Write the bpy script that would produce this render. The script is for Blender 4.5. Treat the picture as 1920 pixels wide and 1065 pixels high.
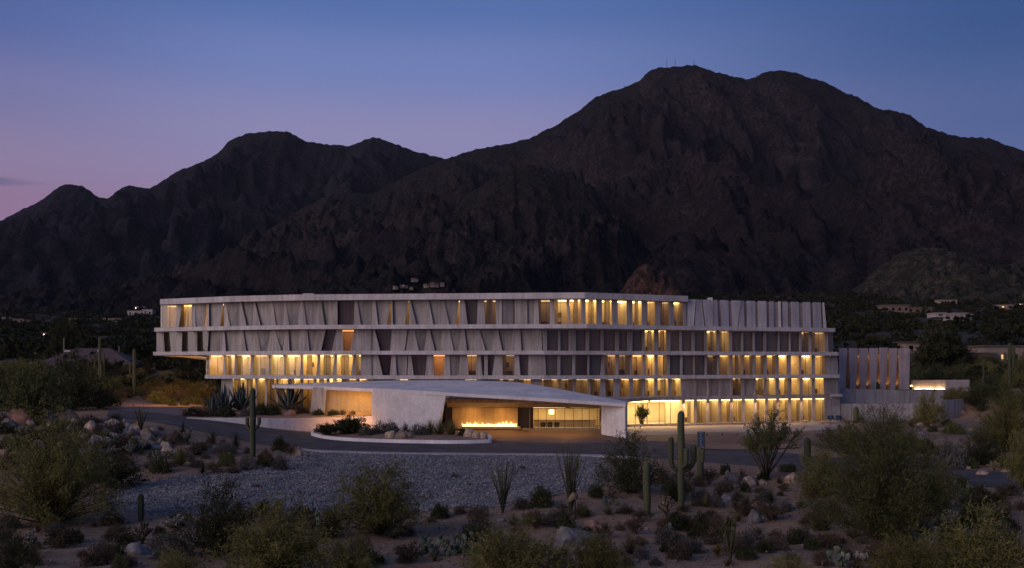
import bpy, bmesh, math, random
import numpy as np
from mathutils import Vector, Matrix

# ------------------------------------------------------------------ camera, sky, sun, exposure
for o in list(bpy.data.objects):
    bpy.data.objects.remove(o)
SC = bpy.context.scene
COL = SC.collection
F = 1900.0            # focal length in photo pixels
HZ = 685.0            # horizon row in the photo
CAMZ = 9.0
cam = bpy.data.cameras.new('camera')
cam.sensor_fit = 'HORIZONTAL'
cam.sensor_width = 36.0
cam.lens = 36.0 * F / 1920.0
cam.shift_y = (HZ - 532.5) / 1920.0
cam.clip_start = 0.5
cam.clip_end = 20000
camo = bpy.data.objects.new('camera', cam)
camo.location = (0, 0, CAMZ)
camo.rotation_euler = (math.radians(90), 0, 0)
COL.objects.link(camo)
SC.camera = camo

SUN_AZ = math.radians(232)      # compass from +Y, clockwise: behind the camera, to its left
SUN_EL = math.radians(13)
SUN_STRENGTH = 2.0
world = bpy.data.worlds.new('World')
SC.world = world
world.use_nodes = True
wn, wl = world.node_tree.nodes, world.node_tree.links
wn.clear()
w_out = wn.new('ShaderNodeOutputWorld')
w_bg = wn.new('ShaderNodeBackground')
w_add = wn.new('ShaderNodeMix'); w_add.data_type = 'RGBA'; w_add.blend_type = 'ADD'
w_add.inputs['Factor'].default_value = 0.06
w_sky = wn.new('ShaderNodeTexSky'); w_sky.sky_type = 'NISHITA'; w_sky.sun_disc = False
w_sky.sun_elevation = math.radians(1.0); w_sky.sun_rotation = SUN_AZ
w_sky.air_density = 1.4; w_sky.dust_density = 2.0; w_sky.ozone_density = 3.0
w_tc = wn.new('ShaderNodeTexCoord')
w_sep = wn.new('ShaderNodeSeparateXYZ')
wl.new(w_tc.outputs['Generated'], w_sep.inputs[0])
def sky_ramp(stops):
    r = wn.new('ShaderNodeValToRGB'); r.color_ramp.interpolation = 'EASE'
    el = r.color_ramp.elements
    while len(el) < len(stops): el.new(0.5)
    for e, (p, c) in zip(el, stops):
        e.position = p; e.color = (*c, 1)
    wl.new(w_sep.outputs['Z'], r.inputs[0])
    return r
ramp_left = sky_ramp([(0.0, (.25,.14,.23)), (.142, (.265,.155,.28)), (.181, (.245,.185,.325)), (.24, (.165,.16,.345)), (.30, (.075,.11,.315)), (.38, (.05,.09,.27)), (1.0, (.045,.085,.25))])
ramp_mid = sky_ramp([(0.0, (.27,.16,.28)), (.14, (.275,.195,.35)), (.22, (.245,.225,.42)), (.285, (.15,.195,.44)), (.335, (.085,.145,.375)), (.42, (.06,.115,.32)), (1.0, (.05,.10,.28))])
ramp_right = sky_ramp([(0.0, (.13,.13,.29)), (.16, (.09,.12,.29)), (.223, (.065,.10,.27)), (.30, (.028,.067,.22)), (1.0, (.03,.07,.21))])
def wrange(lo, hi):
    r = wn.new('ShaderNodeMapRange'); r.interpolation_type = 'SMOOTHSTEP'
    r.inputs['From Min'].default_value = lo; r.inputs['From Max'].default_value = hi
    wl.new(w_sep.outputs['X'], r.inputs['Value']); return r.outputs[0]
w_m1 = wn.new('ShaderNodeMix'); w_m1.data_type = 'RGBA'
wl.new(wrange(-.50, -.20), w_m1.inputs['Factor']); wl.new(ramp_left.outputs[0], w_m1.inputs['A']); wl.new(ramp_mid.outputs[0], w_m1.inputs['B'])
w_mix = wn.new('ShaderNodeMix'); w_mix.data_type = 'RGBA'
wl.new(wrange(-.05, .46), w_mix.inputs['Factor']); wl.new(w_m1.outputs['Result'], w_mix.inputs['A']); wl.new(ramp_right.outputs[0], w_mix.inputs['B'])
# a thin dark bar of cloud low over the left-hand ridge, given by bearing and height above the horizon
def wmath(op, x, y=None, clamp=False):
    n = wn.new('ShaderNodeMath'); n.operation = op; n.use_clamp = clamp
    for k, s in enumerate((x, y)):
        if s is None: continue
        if isinstance(s, (int, float)): n.inputs[k].default_value = s
        else: wl.new(s, n.inputs[k])
    return n.outputs[0]
ymax = wmath('MAXIMUM', w_sep.outputs['Y'], .05)
cu, cv = wmath('DIVIDE', w_sep.outputs['X'], ymax), wmath('DIVIDE', w_sep.outputs['Z'], ymax)
w_nz = wn.new('ShaderNodeTexNoise'); w_nz.inputs['Scale'].default_value = 22.0; w_nz.inputs['Detail'].default_value = 5.0
w_map = wn.new('ShaderNodeMapping'); w_map.inputs['Scale'].default_value = (1, 1, 6); wl.new(w_tc.outputs['Generated'], w_map.inputs[0]); wl.new(w_map.outputs[0], w_nz.inputs[0])
centre = wmath('ADD', wmath('MULTIPLY', wmath('ADD', cu, .5), -.055), .1815)
dist = wmath('ABSOLUTE', wmath('SUBTRACT', wmath('ADD', cv, wmath('MULTIPLY', wmath('SUBTRACT', w_nz.outputs[0], .5), .006)), centre))
taper = wmath('MULTIPLY', wmath('SUBTRACT', -.445, cu), 14.0, True)
half = wmath('MULTIPLY', taper, .0048)
cmask = wmath('MULTIPLY', wmath('DIVIDE', wmath('SUBTRACT', wmath('ADD', half, .0012), dist), .0026, True), taper)
cmask = wmath('MULTIPLY', cmask, .75)
w_cl = wn.new('ShaderNodeMix'); w_cl.data_type = 'RGBA'; w_cl.inputs['B'].default_value = (.115, .105, .215, 1)
wl.new(cmask, w_cl.inputs['Factor']); wl.new(w_mix.outputs['Result'], w_cl.inputs['A'])
wl.new(w_cl.outputs['Result'], w_add.inputs['A']); wl.new(w_sky.outputs[0], w_add.inputs['B'])
wl.new(w_add.outputs['Result'], w_bg.inputs['Color'])
w_bg.inputs['Strength'].default_value = 1.0
wl.new(w_bg.outputs[0], w_out.inputs[0])

sun = bpy.data.lights.new('sun', 'SUN')
sun.energy = SUN_STRENGTH; sun.angle = math.radians(55); sun.color = (1.0, .80, .76)
suno = bpy.data.objects.new('sun', sun); COL.objects.link(suno)
sd = Vector((math.sin(SUN_AZ) * math.cos(SUN_EL), math.cos(SUN_AZ) * math.cos(SUN_EL), math.sin(SUN_EL)))
suno.rotation_euler = sd.to_track_quat('Z', 'Y').to_euler()
suno.location = sd * 200 + Vector((0, 0, 60))

SC.view_settings.view_transform = 'Standard'; SC.view_settings.look = 'None'
SC.view_settings.exposure = 0.0; SC.view_settings.gamma = 1.0
SC.view_settings.use_curve_mapping = False
cy = SC.cycles
cy.use_denoising = True
cy.max_bounces = 6; cy.diffuse_bounces = 3; cy.glossy_bounces = 3; cy.transmission_bounces = 4
cy.transparent_max_bounces = 12
cy.sample_clamp_indirect = 4.0; cy.caustics_reflective = False; cy.caustics_refractive = False
cy.use_light_tree = True

# ------------------------------------------------------------------ helpers
def P(px, py, Y): return Vector(((px - 960) / F * Y, Y, CAMZ - (py - HZ) / F * Y))
def zat(py, Y): return CAMZ - (py - HZ) / F * Y
def sm(v, a, b):
    t = np.clip((np.asarray(v, float) - a) / (b - a), 0, 1); return t * t * (3 - 2 * t)
_rng = np.random.RandomState(7)
_perm = _rng.permutation(512); _perm = np.concatenate([_perm, _perm, _perm])
_gr = _rng.rand(512) * 2 * np.pi
def noise2(x, y):
    x = np.asarray(x, float); y = np.asarray(y, float)
    xi = np.floor(x).astype(int); yi = np.floor(y).astype(int)
    xf = x - xi; yf = y - yi
    u = xf * xf * xf * (xf * (xf * 6 - 15) + 10); v = yf * yf * yf * (yf * (yf * 6 - 15) + 10)
    def g(ix, iy, dx, dy):
        a = _gr[_perm[(_perm[ix & 511] + iy) & 511]]
        return np.cos(a) * dx + np.sin(a) * dy
    n00 = g(xi, yi, xf, yf); n10 = g(xi + 1, yi, xf - 1, yf)
    n01 = g(xi, yi + 1, xf, yf - 1); n11 = g(xi + 1, yi + 1, xf - 1, yf - 1)
    return ((n00 * (1 - u) + n10 * u) * (1 - v) + (n01 * (1 - u) + n11 * u) * v) * 1.5
def fbm(x, y, oct=4, gain=.5):
    s = 0; a = 1; f = 1
    for _ in range(oct):
        s = s + a * noise2(x * f + 17.3 * _, y * f - 9.1 * _); a *= gain; f *= 2.03
    return s
def ridged(x, y, oct=5, gain=.5):
    s = 0; a = 1; f = 1; w = 1
    for _ in range(oct):
        n = 1 - np.abs(noise2(x * f + 31.7 * _, y * f + 5.9 * _)) * 1.6
        n = np.clip(n, 0, 1) ** 2 * w
        w = np.clip(n * 1.6, 0, 1)
        s = s + a * n; a *= gain; f *= 2.07
    return s

def tagit(o, label=None, cat=None, group=None, kind=None):
    if label: o['label'] = label
    if cat: o['category'] = cat
    if group: o['group'] = group
    if kind: o['kind'] = kind
    return o
def empty(name, loc=(0, 0, 0), rz=0.0):
    o = bpy.data.objects.new(name, None); o.empty_display_size = .3
    o.location = loc; o.rotation_euler = (0, 0, rz); COL.objects.link(o); return o
def mkmesh(name, verts, faces, mat=None, smooth=False):
    me = bpy.data.meshes.new(name)
    me.from_pydata([tuple(v) for v in verts], [], faces)
    if mat: me.materials.append(mat)
    if smooth: me.polygons.foreach_set('use_smooth', [True] * len(me.polygons))
    me.update(); return me
def npmesh(name, verts, faces, mat=None, smooth=False):
    """verts (n,3) array, faces (m,k) array of equal-size polygons"""
    verts = np.asarray(verts, np.float32); faces = np.asarray(faces, np.int32)
    me = bpy.data.meshes.new(name); k = faces.shape[1]
    me.vertices.add(len(verts)); me.vertices.foreach_set('co', verts.ravel())
    me.loops.add(faces.size); me.loops.foreach_set('vertex_index', faces.ravel())
    me.polygons.add(len(faces)); me.polygons.foreach_set('loop_start', np.arange(0, faces.size, k, dtype=np.int32))
    if smooth: me.polygons.foreach_set('use_smooth', np.ones(len(faces), bool))
    if mat: me.materials.append(mat)
    me.update(calc_edges=True); return me
def link(name, me, parent=None, loc=None):
    o = bpy.data.objects.new(name, me); COL.objects.link(o)
    if parent is not None: o.parent = parent
    if loc is not None: o.location = loc
    return o
def prism8(c):      # 8 corners: 4 front (bl,br,tr,tl), 4 back
    return c, [(0,1,2,3), (5,4,7,6), (4,0,3,7), (1,5,6,2), (3,2,6,7), (4,5,1,0)]
def hexa(name, corners, mat, parent=None, bevel=0.0):
    v, f = prism8(corners)
    me = mkmesh(name, v, f, mat)
    if bevel:
        bm = bmesh.new(); bm.from_mesh(me)
        bmesh.ops.bevel(bm, geom=bm.edges[:], offset=bevel, segments=1, affect='EDGES')
        bm.to_mesh(me); bm.free()
    return link(name, me, parent)
def box(name, x0, x1, y0, y1, z0, z1, mat, parent=None, bevel=0.0, smooth=False):
    return hexa(name, [(x0,y0,z0),(x1,y0,z0),(x1,y0,z1),(x0,y0,z1),(x0,y1,z0),(x1,y1,z0),(x1,y1,z1),(x0,y1,z1)], mat, parent, bevel)
def extrude_poly(name, pts, z0, z1, mat, parent=None):
    n = len(pts)
    v = [(p[0], p[1], z0 if not callable(z0) else z0(p[0], p[1])) for p in pts] + [(p[0], p[1], z1 if not callable(z1) else z1(p[0], p[1])) for p in pts]
    a = sum(pts[i][0] * pts[(i+1) % n][1] - pts[(i+1) % n][0] * pts[i][1] for i in range(n))
    f = [tuple(range(n))[::-1], tuple(range(n, 2*n))] + [(i, (i+1) % n, n + (i+1) % n, n + i) for i in range(n)]
    if a < 0: f = [t[::-1] for t in f]
    return link(name, mkmesh(name, v, f, mat), parent)

# ------------------------------------------------------------------ materials
def newmat(name):
    m = bpy.data.materials.new(name); m.use_nodes = True
    nt = m.node_tree; nt.nodes.clear()
    out = nt.nodes.new('ShaderNodeOutputMaterial')
    return m, nt, out
def bsdf(nt, out, rough=.8, spec=.3):
    b = nt.nodes.new('ShaderNodeBsdfPrincipled'); b.inputs['Roughness'].default_value = rough
    b.inputs['Specular IOR Level'].default_value = spec
    nt.links.new(b.outputs[0], out.inputs[0]); return b
def ntex(nt, scale, detail=4, rough=.55, coord='Object', sc=(1, 1, 1), dist=0.0):
    tc = nt.nodes.new('ShaderNodeTexCoord'); mp = nt.nodes.new('ShaderNodeMapping'); mp.inputs['Scale'].default_value = sc
    n = nt.nodes.new('ShaderNodeTexNoise'); n.inputs['Scale'].default_value = scale
    n.inputs['Detail'].default_value = detail; n.inputs['Roughness'].default_value = rough; n.inputs['Distortion'].default_value = dist
    nt.links.new(tc.outputs[coord], mp.inputs[0]); nt.links.new(mp.outputs[0], n.inputs[0]); return n
def ramp(nt, src, stops):
    r = nt.nodes.new('ShaderNodeValToRGB'); el = r.color_ramp.elements
    while len(el) < len(stops): el.new(.5)
    for e, (p, c) in zip(el, stops): e.position = p; e.color = (*c, 1)
    nt.links.new(src, r.inputs[0]); return r
def mixc(nt, fac, a, b, mode='MIX'):
    m = nt.nodes.new('ShaderNodeMix'); m.data_type = 'RGBA'; m.blend_type = mode
    for k, s in (('Factor', fac), ('A', a), ('B', b)):
        if hasattr(s, 'links') or hasattr(s, 'is_output'): nt.links.new(s, m.inputs[k])
        elif isinstance(s, (int, float)): m.inputs[k].default_value = s
        else: m.inputs[k].default_value = (*s, 1)
    return m.outputs['Result']
def bump(nt, b, h, strength=.3, dist=.05):
    bp = nt.nodes.new('ShaderNodeBump'); bp.inputs['Strength'].default_value = strength; bp.inputs['Distance'].default_value = dist
    nt.links.new(h, bp.inputs['Height']); nt.links.new(bp.outputs[0], b.inputs['Normal'])
def simple(name, col, rough=.8, var=.25, scale=2.0, bmp=.2, bd=.03, spec=.25, coord='Object', rand=0.0, sc=(1,1,1)):
    m, nt, out = newmat(name); b = bsdf(nt, out, rough, spec)
    n = ntex(nt, scale, 5, .6, coord, sc)
    lo = tuple(c * (1 - var) for c in col); hi = tuple(min(1, c * (1 + var)) for c in col)
    r = ramp(nt, n.outputs[0], [(.3, lo), (.7, hi)])
    c = r.outputs[0]
    if rand:
        oi = nt.nodes.new('ShaderNodeObjectInfo')
        mr = nt.nodes.new('ShaderNodeMapRange'); mr.inputs['To Min'].default_value = 1 - rand; mr.inputs['To Max'].default_value = 1 + rand
        nt.links.new(oi.outputs['Random'], mr.inputs[0])
        cb = nt.nodes.new('ShaderNodeCombineColor')
        for k in range(3): nt.links.new(mr.outputs[0], cb.inputs[k])
        c = mixc(nt, 1.0, c, cb.outputs[0], 'MULTIPLY')
    nt.links.new(c, b.inputs['Base Color'])
    if bmp: bump(nt, b, n.outputs[0], bmp, bd)
    return m
def concrete(name, col, rand=.07, streak=.35):
    m, nt, out = newmat(name); b = bsdf(nt, out, .75, .25)
    big = ntex(nt, .35, 5, .6); fine = ntex(nt, 3.5, 6, .65)
    st = ntex(nt, 1.0, 4, .6, sc=(2.2, 2.2, .12))
    lo = tuple(c * .74 for c in col)
    c1 = ramp(nt, big.outputs[0], [(.3, lo), (.68, col)]).outputs[0]
    dk = ramp(nt, st.outputs[0], [(.36, (.68,.65,.62)), (.58, (1,1,1))]).outputs[0]
    c2 = mixc(nt, streak * 2, c1, dk, 'MULTIPLY')
    fr = ramp(nt, fine.outputs[0], [(.3, (.82,.82,.82)), (.65, (1.06,1.06,1.06))]).outputs[0]
    c3 = mixc(nt, .8, c2, fr, 'MULTIPLY')
    oi = nt.nodes.new('ShaderNodeObjectInfo')
    mr = nt.nodes.new('ShaderNodeMapRange'); mr.inputs['To Min'].default_value = 1 - rand; mr.inputs['To Max'].default_value = 1 + rand
    nt.links.new(oi.outputs['Random'], mr.inputs[0])
    cb = nt.nodes.new('ShaderNodeCombineColor')
    for k in range(3): nt.links.new(mr.outputs[0], cb.inputs[k])
    c4 = mixc(nt, 1.0, c3, cb.outputs[0], 'MULTIPLY')
    nt.links.new(c4, b.inputs['Base Color'])
    bump(nt, b, fine.outputs[0], .25, .02)
    return m
def emit(name, col, s):
    m, nt, out = newmat(name); e = nt.nodes.new('ShaderNodeEmission')
    e.inputs[0].default_value = (*col, 1); e.inputs[1].default_value = s
    nt.links.new(e.outputs[0], out.inputs[0]); return m
def glassmat(name, tint=(.9,.92,.9), refl=.12):
    m, nt, out = newmat(name)
    t = nt.nodes.new('ShaderNodeBsdfTransparent'); t.inputs[0].default_value = (*tint, 1)
    g = nt.nodes.new('ShaderNodeBsdfGlossy'); g.inputs['Roughness'].default_value = .03; g.inputs[0].default_value = (.9,.92,.95,1)
    fr = nt.nodes.new('ShaderNodeFresnel'); fr.inputs[0].default_value = 1.5
    ad = nt.nodes.new('ShaderNodeMath'); ad.operation = 'MULTIPLY'; ad.inputs[1].default_value = refl; ad.use_clamp = True
    gn = nt.nodes.new('ShaderNodeNewGeometry'); iv = nt.nodes.new('ShaderNodeMath'); iv.operation = 'SUBTRACT'; iv.inputs[0].default_value = 1.0
    nt.links.new(gn.outputs['Backfacing'], iv.inputs[1])
    m2 = nt.nodes.new('ShaderNodeMath'); m2.operation = 'MULTIPLY'; nt.links.new(fr.outputs[0], m2.inputs[0]); nt.links.new(iv.outputs[0], m2.inputs[1])
    nt.links.new(m2.outputs[0], ad.inputs[0])
    mx = nt.nodes.new('ShaderNodeMixShader'); nt.links.new(ad.outputs[0], mx.inputs[0])
    nt.links.new(t.outputs[0], mx.inputs[1]); nt.links.new(g.outputs[0], mx.inputs[2]); nt.links.new(mx.outputs[0], out.inputs[0])
    return m
def curtainmat(name, col, trans=.45):
    m, nt, out = newmat(name)
    d = nt.nodes.new('ShaderNodeBsdfDiffuse'); t = nt.nodes.new('ShaderNodeBsdfTranslucent')
    n = ntex(nt, 1.0, 3, .6, sc=(6, 6, .2))
    c = ramp(nt, n.outputs[0], [(.3, tuple(k * .75 for k in col)), (.7, col)]).outputs[0]
    nt.links.new(c, d.inputs[0]); nt.links.new(c, t.inputs[0])
    mx = nt.nodes.new('ShaderNodeMixShader'); mx.inputs[0].default_value = trans
    nt.links.new(d.outputs[0], mx.inputs[1]); nt.links.new(t.outputs[0], mx.inputs[2]); nt.links.new(mx.outputs[0], out.inputs[0])
    return m
def leafmat(name, c0, c1, trans=.3, clump=1.6, rand=.25):
    m, nt, out = newmat(name)
    d = nt.nodes.new('ShaderNodeBsdfDiffuse'); t = nt.nodes.new('ShaderNodeBsdfTranslucent')
    n = ntex(nt, clump, 3, .6)
    c = ramp(nt, n.outputs[0], [(.32, c0), (.68, c1)]).outputs[0]
    oi = nt.nodes.new('ShaderNodeObjectInfo')
    mr = nt.nodes.new('ShaderNodeMapRange'); mr.inputs['To Min'].default_value = 1 - rand; mr.inputs['To Max'].default_value = 1 + rand
    nt.links.new(oi.outputs['Random'], mr.inputs[0])
    cb = nt.nodes.new('ShaderNodeCombineColor')
    for k in range(3): nt.links.new(mr.outputs[0], cb.inputs[k])
    c = mixc(nt, 1.0, c, cb.outputs[0], 'MULTIPLY')
    nt.links.new(c, d.inputs[0]); nt.links.new(c, t.inputs[0])
    mx = nt.nodes.new('ShaderNodeMixShader'); mx.inputs[0].default_value = trans
    nt.links.new(d.outputs[0], mx.inputs[1]); nt.links.new(t.outputs[0], mx.inputs[2]); nt.links.new(mx.outputs[0], out.inputs[0])
    return m

M = {}
M['conc'] = concrete('concrete', (.43,.395,.375), .1, .5)
M['conc_pale'] = concrete('concrete_pale', (.56,.525,.51), .03, .3)
M['conc_panel'] = concrete('concrete_panel', (.325,.30,.283), .16, .45)
M['conc_white'] = concrete('concrete_white', (.70,.665,.65), .02, .16)
M['plaster_rose'] = concrete('plaster_rose', (.60,.48,.44), .05, .3)
M['plaster'] = concrete('plaster', (.50,.43,.39), .05, .3)
M['ochre'] = concrete('ochre_lit', (.5,.36,.2), .03, .3)  # warm lamplight on the concrete walls, put into their base colour
M['room'] = simple('room_paint', (.62,.52,.38), .9, .12, .7, 0)
M['roomfloor'] = simple('room_floor', (.3,.2,.12), .6, .2, 1.0, 0)
M['glass'] = glassmat('window_glass', (.95,.95,.93), 1.0)
M['glassdark'] = glassmat('tinted_glass', (.85,.83,.80), 1.0)
M['frame'] = simple('dark_bronze', (.035,.03,.028), .45, .2, 3, 0, spec=.5)
M['curtain_grey'] = curtainmat('grey_curtain', (.42,.39,.355), .4)
M['curtain_taupe'] = curtainmat('taupe_curtain', (.33,.32,.305), .3)
M['curtain_warm'] = curtainmat('warm_curtain', (.55,.46,.33), .5)
for k, (f_, g_) in enumerate(((1.0, 0), (.62, .03), (1.35, -.02), (.8, .05))):
    M['lamp_bright%d' % k] = emit('lamp_bright', (1.0, .645 + g_, .235 + g_), 8.5 * f_)
    M['lamp_warm%d' % k] = emit('lamp_warm', (1.0, .565 + g_, .18 + g_), 3.0 * f_)
    M['lamp_dim%d' % k] = emit('lamp_dim', (1.0, .58 + g_, .25 + g_), 1.3 * f_)
    M['lamp_orange%d' % k] = emit('lamp_orange', (1.0, .40, .12), 2.2 * f_)
M['fill_faint'] = emit('fill_faint', (1.0, .66, .36), .4)
M['lamp_glow'] = emit('lamp_glow', (1.0,.62,.25), 26.0)
M['wood'] = simple('dark_wood', (.16,.09,.05), .6, .3, 2.0, .1, sc=(1,1,6))
M['blue_sign'] = simple('blue_enamel', (.022,.045,.085), .5, .15, 3, 0)
M['sign_text'] = simple('sign_lettering', (.2,.25,.29), .6, .1, 3, 0)
# ------------------------------------------------------------------ terrain
def leftrise(x, y):
    """the drive climbs gently towards the left end of the hotel"""
    return 2.3 * sm(-np.asarray(x, float), 21, 44) * sm(y, 84, 112)
def unp(px, py, z=0.0):
    Y = (CAMZ - z) * F / (py - HZ)
    for _ in range(40):
        Y = .5 * Y + .5 * (CAMZ - z - float(leftrise((px - 960) / F * Y, Y))) * F / (py - HZ)
    return ((px - 960) / F * Y, Y)
NEAR = [(200,781),(300,795),(400,815),(480,832),(560,842),(640,846),(760,849),(900,850),(1050,851),(1180,855),(1300,866),(1480,878),(1700,900),(1910,918),(2200,950)]
FAR_ = [(205,767),(282,772),(335,779),(450,796),(585,812),(700,812),(800,815),(920,820),(1040,822),(1130,824),(1250,829),(1330,836),(1480,850),(1600,862),(1750,876),(1910,888),(2200,905)]
near_xy = np.array([unp(*p) for p in NEAR]); far_xy = np.array([unp(*p) for p in FAR_])
def road_near(x): return np.interp(x, near_xy[:, 0], near_xy[:, 1])
def road_far(x): return np.interp(x, far_xy[:, 0], far_xy[:, 1])
def gh(x, y):
    x = np.asarray(x, float); y = np.asarray(y, float)
    d = road_near(x) - y
    m = sm(d, 2.5, 12)
    und = .45 * fbm(x / 14.0, y / 14.0, 3) + .10 * fbm(x / 3.1 + 40, y / 3.1, 2)
    z = m * (-.9 * sm(d, 3, 34) + und) * sm(y, -30, 30)
    # ground right of the building, terrace behind the retaining wall
    dr = y - road_far(x)
    z = z + sm(x, 36, 46) * sm(dr, 4, 12) * (.35 * fbm(x / 9.0, y / 9.0, 3) + .25)
    w = sm(x, 72, 80)
    z = z + 4.25 * sm(x, 48, 51.5) * ((1 - w) * sm(y, 168.6, 170.2) + w * sm(y, 142, 182))
    z = z + leftrise(x, y)
    # desert plain climbing to the mountains
    back = sm(y, 188, 262) * (1 - .75 * sm(x, 46, 52) * (1 - sm(y, 240, 330)))
    z = z + 6.0 * back + (.058 + .026 * sm(x, 20, 130)) * np.maximum(0, y - 235) + .00002 * np.maximum(0, y - 400) ** 2 * (y < 1500)
    z = z + 1.6 * sm(y, 200, 420) * fbm(x / 60.0, y / 60.0, 3)
    return z
def ghs(x, y): return float(gh(np.array([x]), np.array([y]))[0])
def G(px, py):
    """where the view ray of a photo pixel meets the ground"""
    ys = np.concatenate([np.arange(30, 240, .25), np.arange(240, 1600, 2.0)])
    xs = (px - 960) / F * ys; zr = CAMZ - (py - HZ) / F * ys
    dz = zr - gh(xs, ys)
    k = np.argmax(dz < 0)
    if not dz[k] < 0: k = len(ys) - 1
    Y = ys[k]
    return Vector((xs[k], Y, ghs(xs[k], Y)))

def grow(a, b, s, r):
    out = [a]; 
    while out[-1] < b: out.append(out[-1] + s); s *= r
    return out
xs = np.array(sorted(set([-v for v in grow(112, 3600, 1.4, 1.075)] + list(np.arange(-110.8, 111, 1.2)) + grow(112, 3600, 1.4, 1.075))))
ys = np.array(list(np.arange(-300, 28, 12)) + list(np.arange(30, 215, 1.2)) + grow(216.5, 4200, 1.5, 1.055))
XX, YY = np.meshgrid(xs, ys)
ZZ = gh(XX.ravel(), YY.ravel())
nx, ny = len(xs), len(ys)
idx = np.arange(nx * ny).reshape(ny, nx)
fc = np.stack([idx[:-1, :-1], idx[:-1, 1:], idx[1:, 1:], idx[1:, :-1]], -1).reshape(-1, 4)
m, nt, out = newmat('desert_ground'); b = bsdf(nt, out, .95, .1)
n1 = ntex(nt, .09, 5, .6); n2 = ntex(nt, 1.4, 6, .7); n3 = ntex(nt, 9.0, 4, .7)
c = ramp(nt, n1.outputs[0], [(.3, (.215,.14,.092)), (.5, (.285,.19,.125)), (.7, (.36,.205,.118))]).outputs[0]
c = mixc(nt, .9, c, ramp(nt, n2.outputs[0], [(.3, (.62,.62,.62)), (.62, (1.1,1.08,1.05))]).outputs[0], 'MULTIPLY')
c = mixc(nt, .7, c, ramp(nt, n3.outputs[0], [(.35, (.6,.6,.6)), (.6, (1.1,1.1,1.1))]).outputs[0], 'MULTIPLY')
tc = nt.nodes.new('ShaderNodeTexCoord'); sp = nt.nodes.new('ShaderNodeSeparateXYZ'); nt.links.new(tc.outputs['Object'], sp.inputs[0])
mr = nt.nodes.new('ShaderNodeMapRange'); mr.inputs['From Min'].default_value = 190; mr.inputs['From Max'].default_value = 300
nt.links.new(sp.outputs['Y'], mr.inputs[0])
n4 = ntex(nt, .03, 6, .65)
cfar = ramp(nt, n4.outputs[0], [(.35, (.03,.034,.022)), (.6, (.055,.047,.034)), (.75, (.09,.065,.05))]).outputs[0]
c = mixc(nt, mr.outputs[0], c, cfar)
nt.links.new(c, b.inputs['Base Color'])
bump(nt, b, n2.outputs[0], .6, .12)
M['ground'] = m
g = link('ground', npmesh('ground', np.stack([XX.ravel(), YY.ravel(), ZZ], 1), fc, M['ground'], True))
tagit(g, kind='structure')

# ------------------------------------------------------------------ road, kerbs, paving
def strip(name, A, B, dz, mat, sub=1, parent=None, thick=0.0):
    """sheet between two polylines (same count), draped on the ground"""
    rows = []
    for t in np.linspace(0, 1, sub + 1): rows.append(A * (1 - t) + B * t)
    R = np.array(rows); k = R.shape[1]
    pts = R.reshape(-1, 2); z = gh(pts[:, 0], pts[:, 1]) + dz
    v = np.column_stack([pts, z]); i = np.arange((sub + 1) * k).reshape(sub + 1, k)
    f = np.stack([i[:-1, :-1], i[:-1, 1:], i[1:, 1:], i[1:, :-1]], -1).reshape(-1, 4)
    o = link(name, npmesh(name, v, f, mat, True), parent)
    return o
def resample(P_, n):
    P_ = np.asarray(P_, float); d = np.r_[0, np.cumsum(np.hypot(*np.diff(P_, axis=0).T))]
    t = np.linspace(0, d[-1], n); return np.column_stack([np.interp(t, d, P_[:, 0]), np.interp(t, d, P_[:, 1])])
def smoothline(P_, n, it=3):
    P_ = np.asarray(P_, float)
    for _ in range(it):
        Q = np.empty((2 * len(P_), 2)); Q[0::2][:len(P_)] = 0
        a = .75 * P_[:-1] + .25 * P_[1:]; b_ = .25 * P_[:-1] + .75 * P_[1:]
        Q = np.vstack([P_[:1], np.stack([a, b_], 1).reshape(-1, 2), P_[-1:]]); P_ = Q
    return resample(P_, n)
def kerb(name, line, w, h, mat, side=1, parent=None):
    """raised kerb along a polyline; side = which side the width lies on"""
    L = np.asarray(line); t = np.gradient(L, axis=0); t /= np.linalg.norm(t, axis=1)[:, None]
    nn = np.column_stack([-t[:, 1], t[:, 0]]) * side
    A, B = L, L + nn * w; k = len(L)
    za = gh(A[:, 0], A[:, 1]); zb = gh(B[:, 0], B[:, 1]); zt = np.maximum(za, zb) + h
    v = np.vstack([np.column_stack([A, za - .3]), np.column_stack([A, zt]), np.column_stack([B, zt]), np.column_stack([B, zb - .3])])
    i = np.arange(4 * k).reshape(4, k)
    f = [np.stack([i[r, :-1], i[r, 1:], i[r + 1, 1:], i[r + 1, :-1]], -1) for r in range(3)]
    f = np.concatenate(f)
    f = np.concatenate([f, [[i[0,0], i[1,0], i[2,0], i[3,0]], [i[3,-1], i[2,-1], i[1,-1], i[0,-1]]]])
    o = link(name, npmesh(name, v, f, mat), parent)
    return o
M['asphalt'] = simple('asphalt', (.07,.059,.055), .92, .45, .35, .3, .02)
M['pathconc'] = concrete('path_concrete', (.2,.155,.14), .04, .3)
M['kerbconc'] = concrete('kerb_concrete', (.36,.33,.31), .04, .2)
M['gravelbed'] = simple('gravel_bed', (.11,.106,.11), .95, .4, 3.5, .6, .08)
m, nt, out = newmat('brown_pavers'); b = bsdf(nt, out, .7, .3)
br = nt.nodes.new('ShaderNodeTexBrick'); tc = nt.nodes.new('ShaderNodeTexCoord'); nt.links.new(tc.outputs['Object'], br.inputs[0])
br.inputs['Scale'].default_value = 1.5; br.inputs['Color1'].default_value = (.16,.095,.07,1); br.inputs['Color2'].default_value = (.12,.075,.06,1); br.inputs['Mortar'].default_value = (.07,.05,.045,1)
n1 = ntex(nt, .5, 5, .6)
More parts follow.
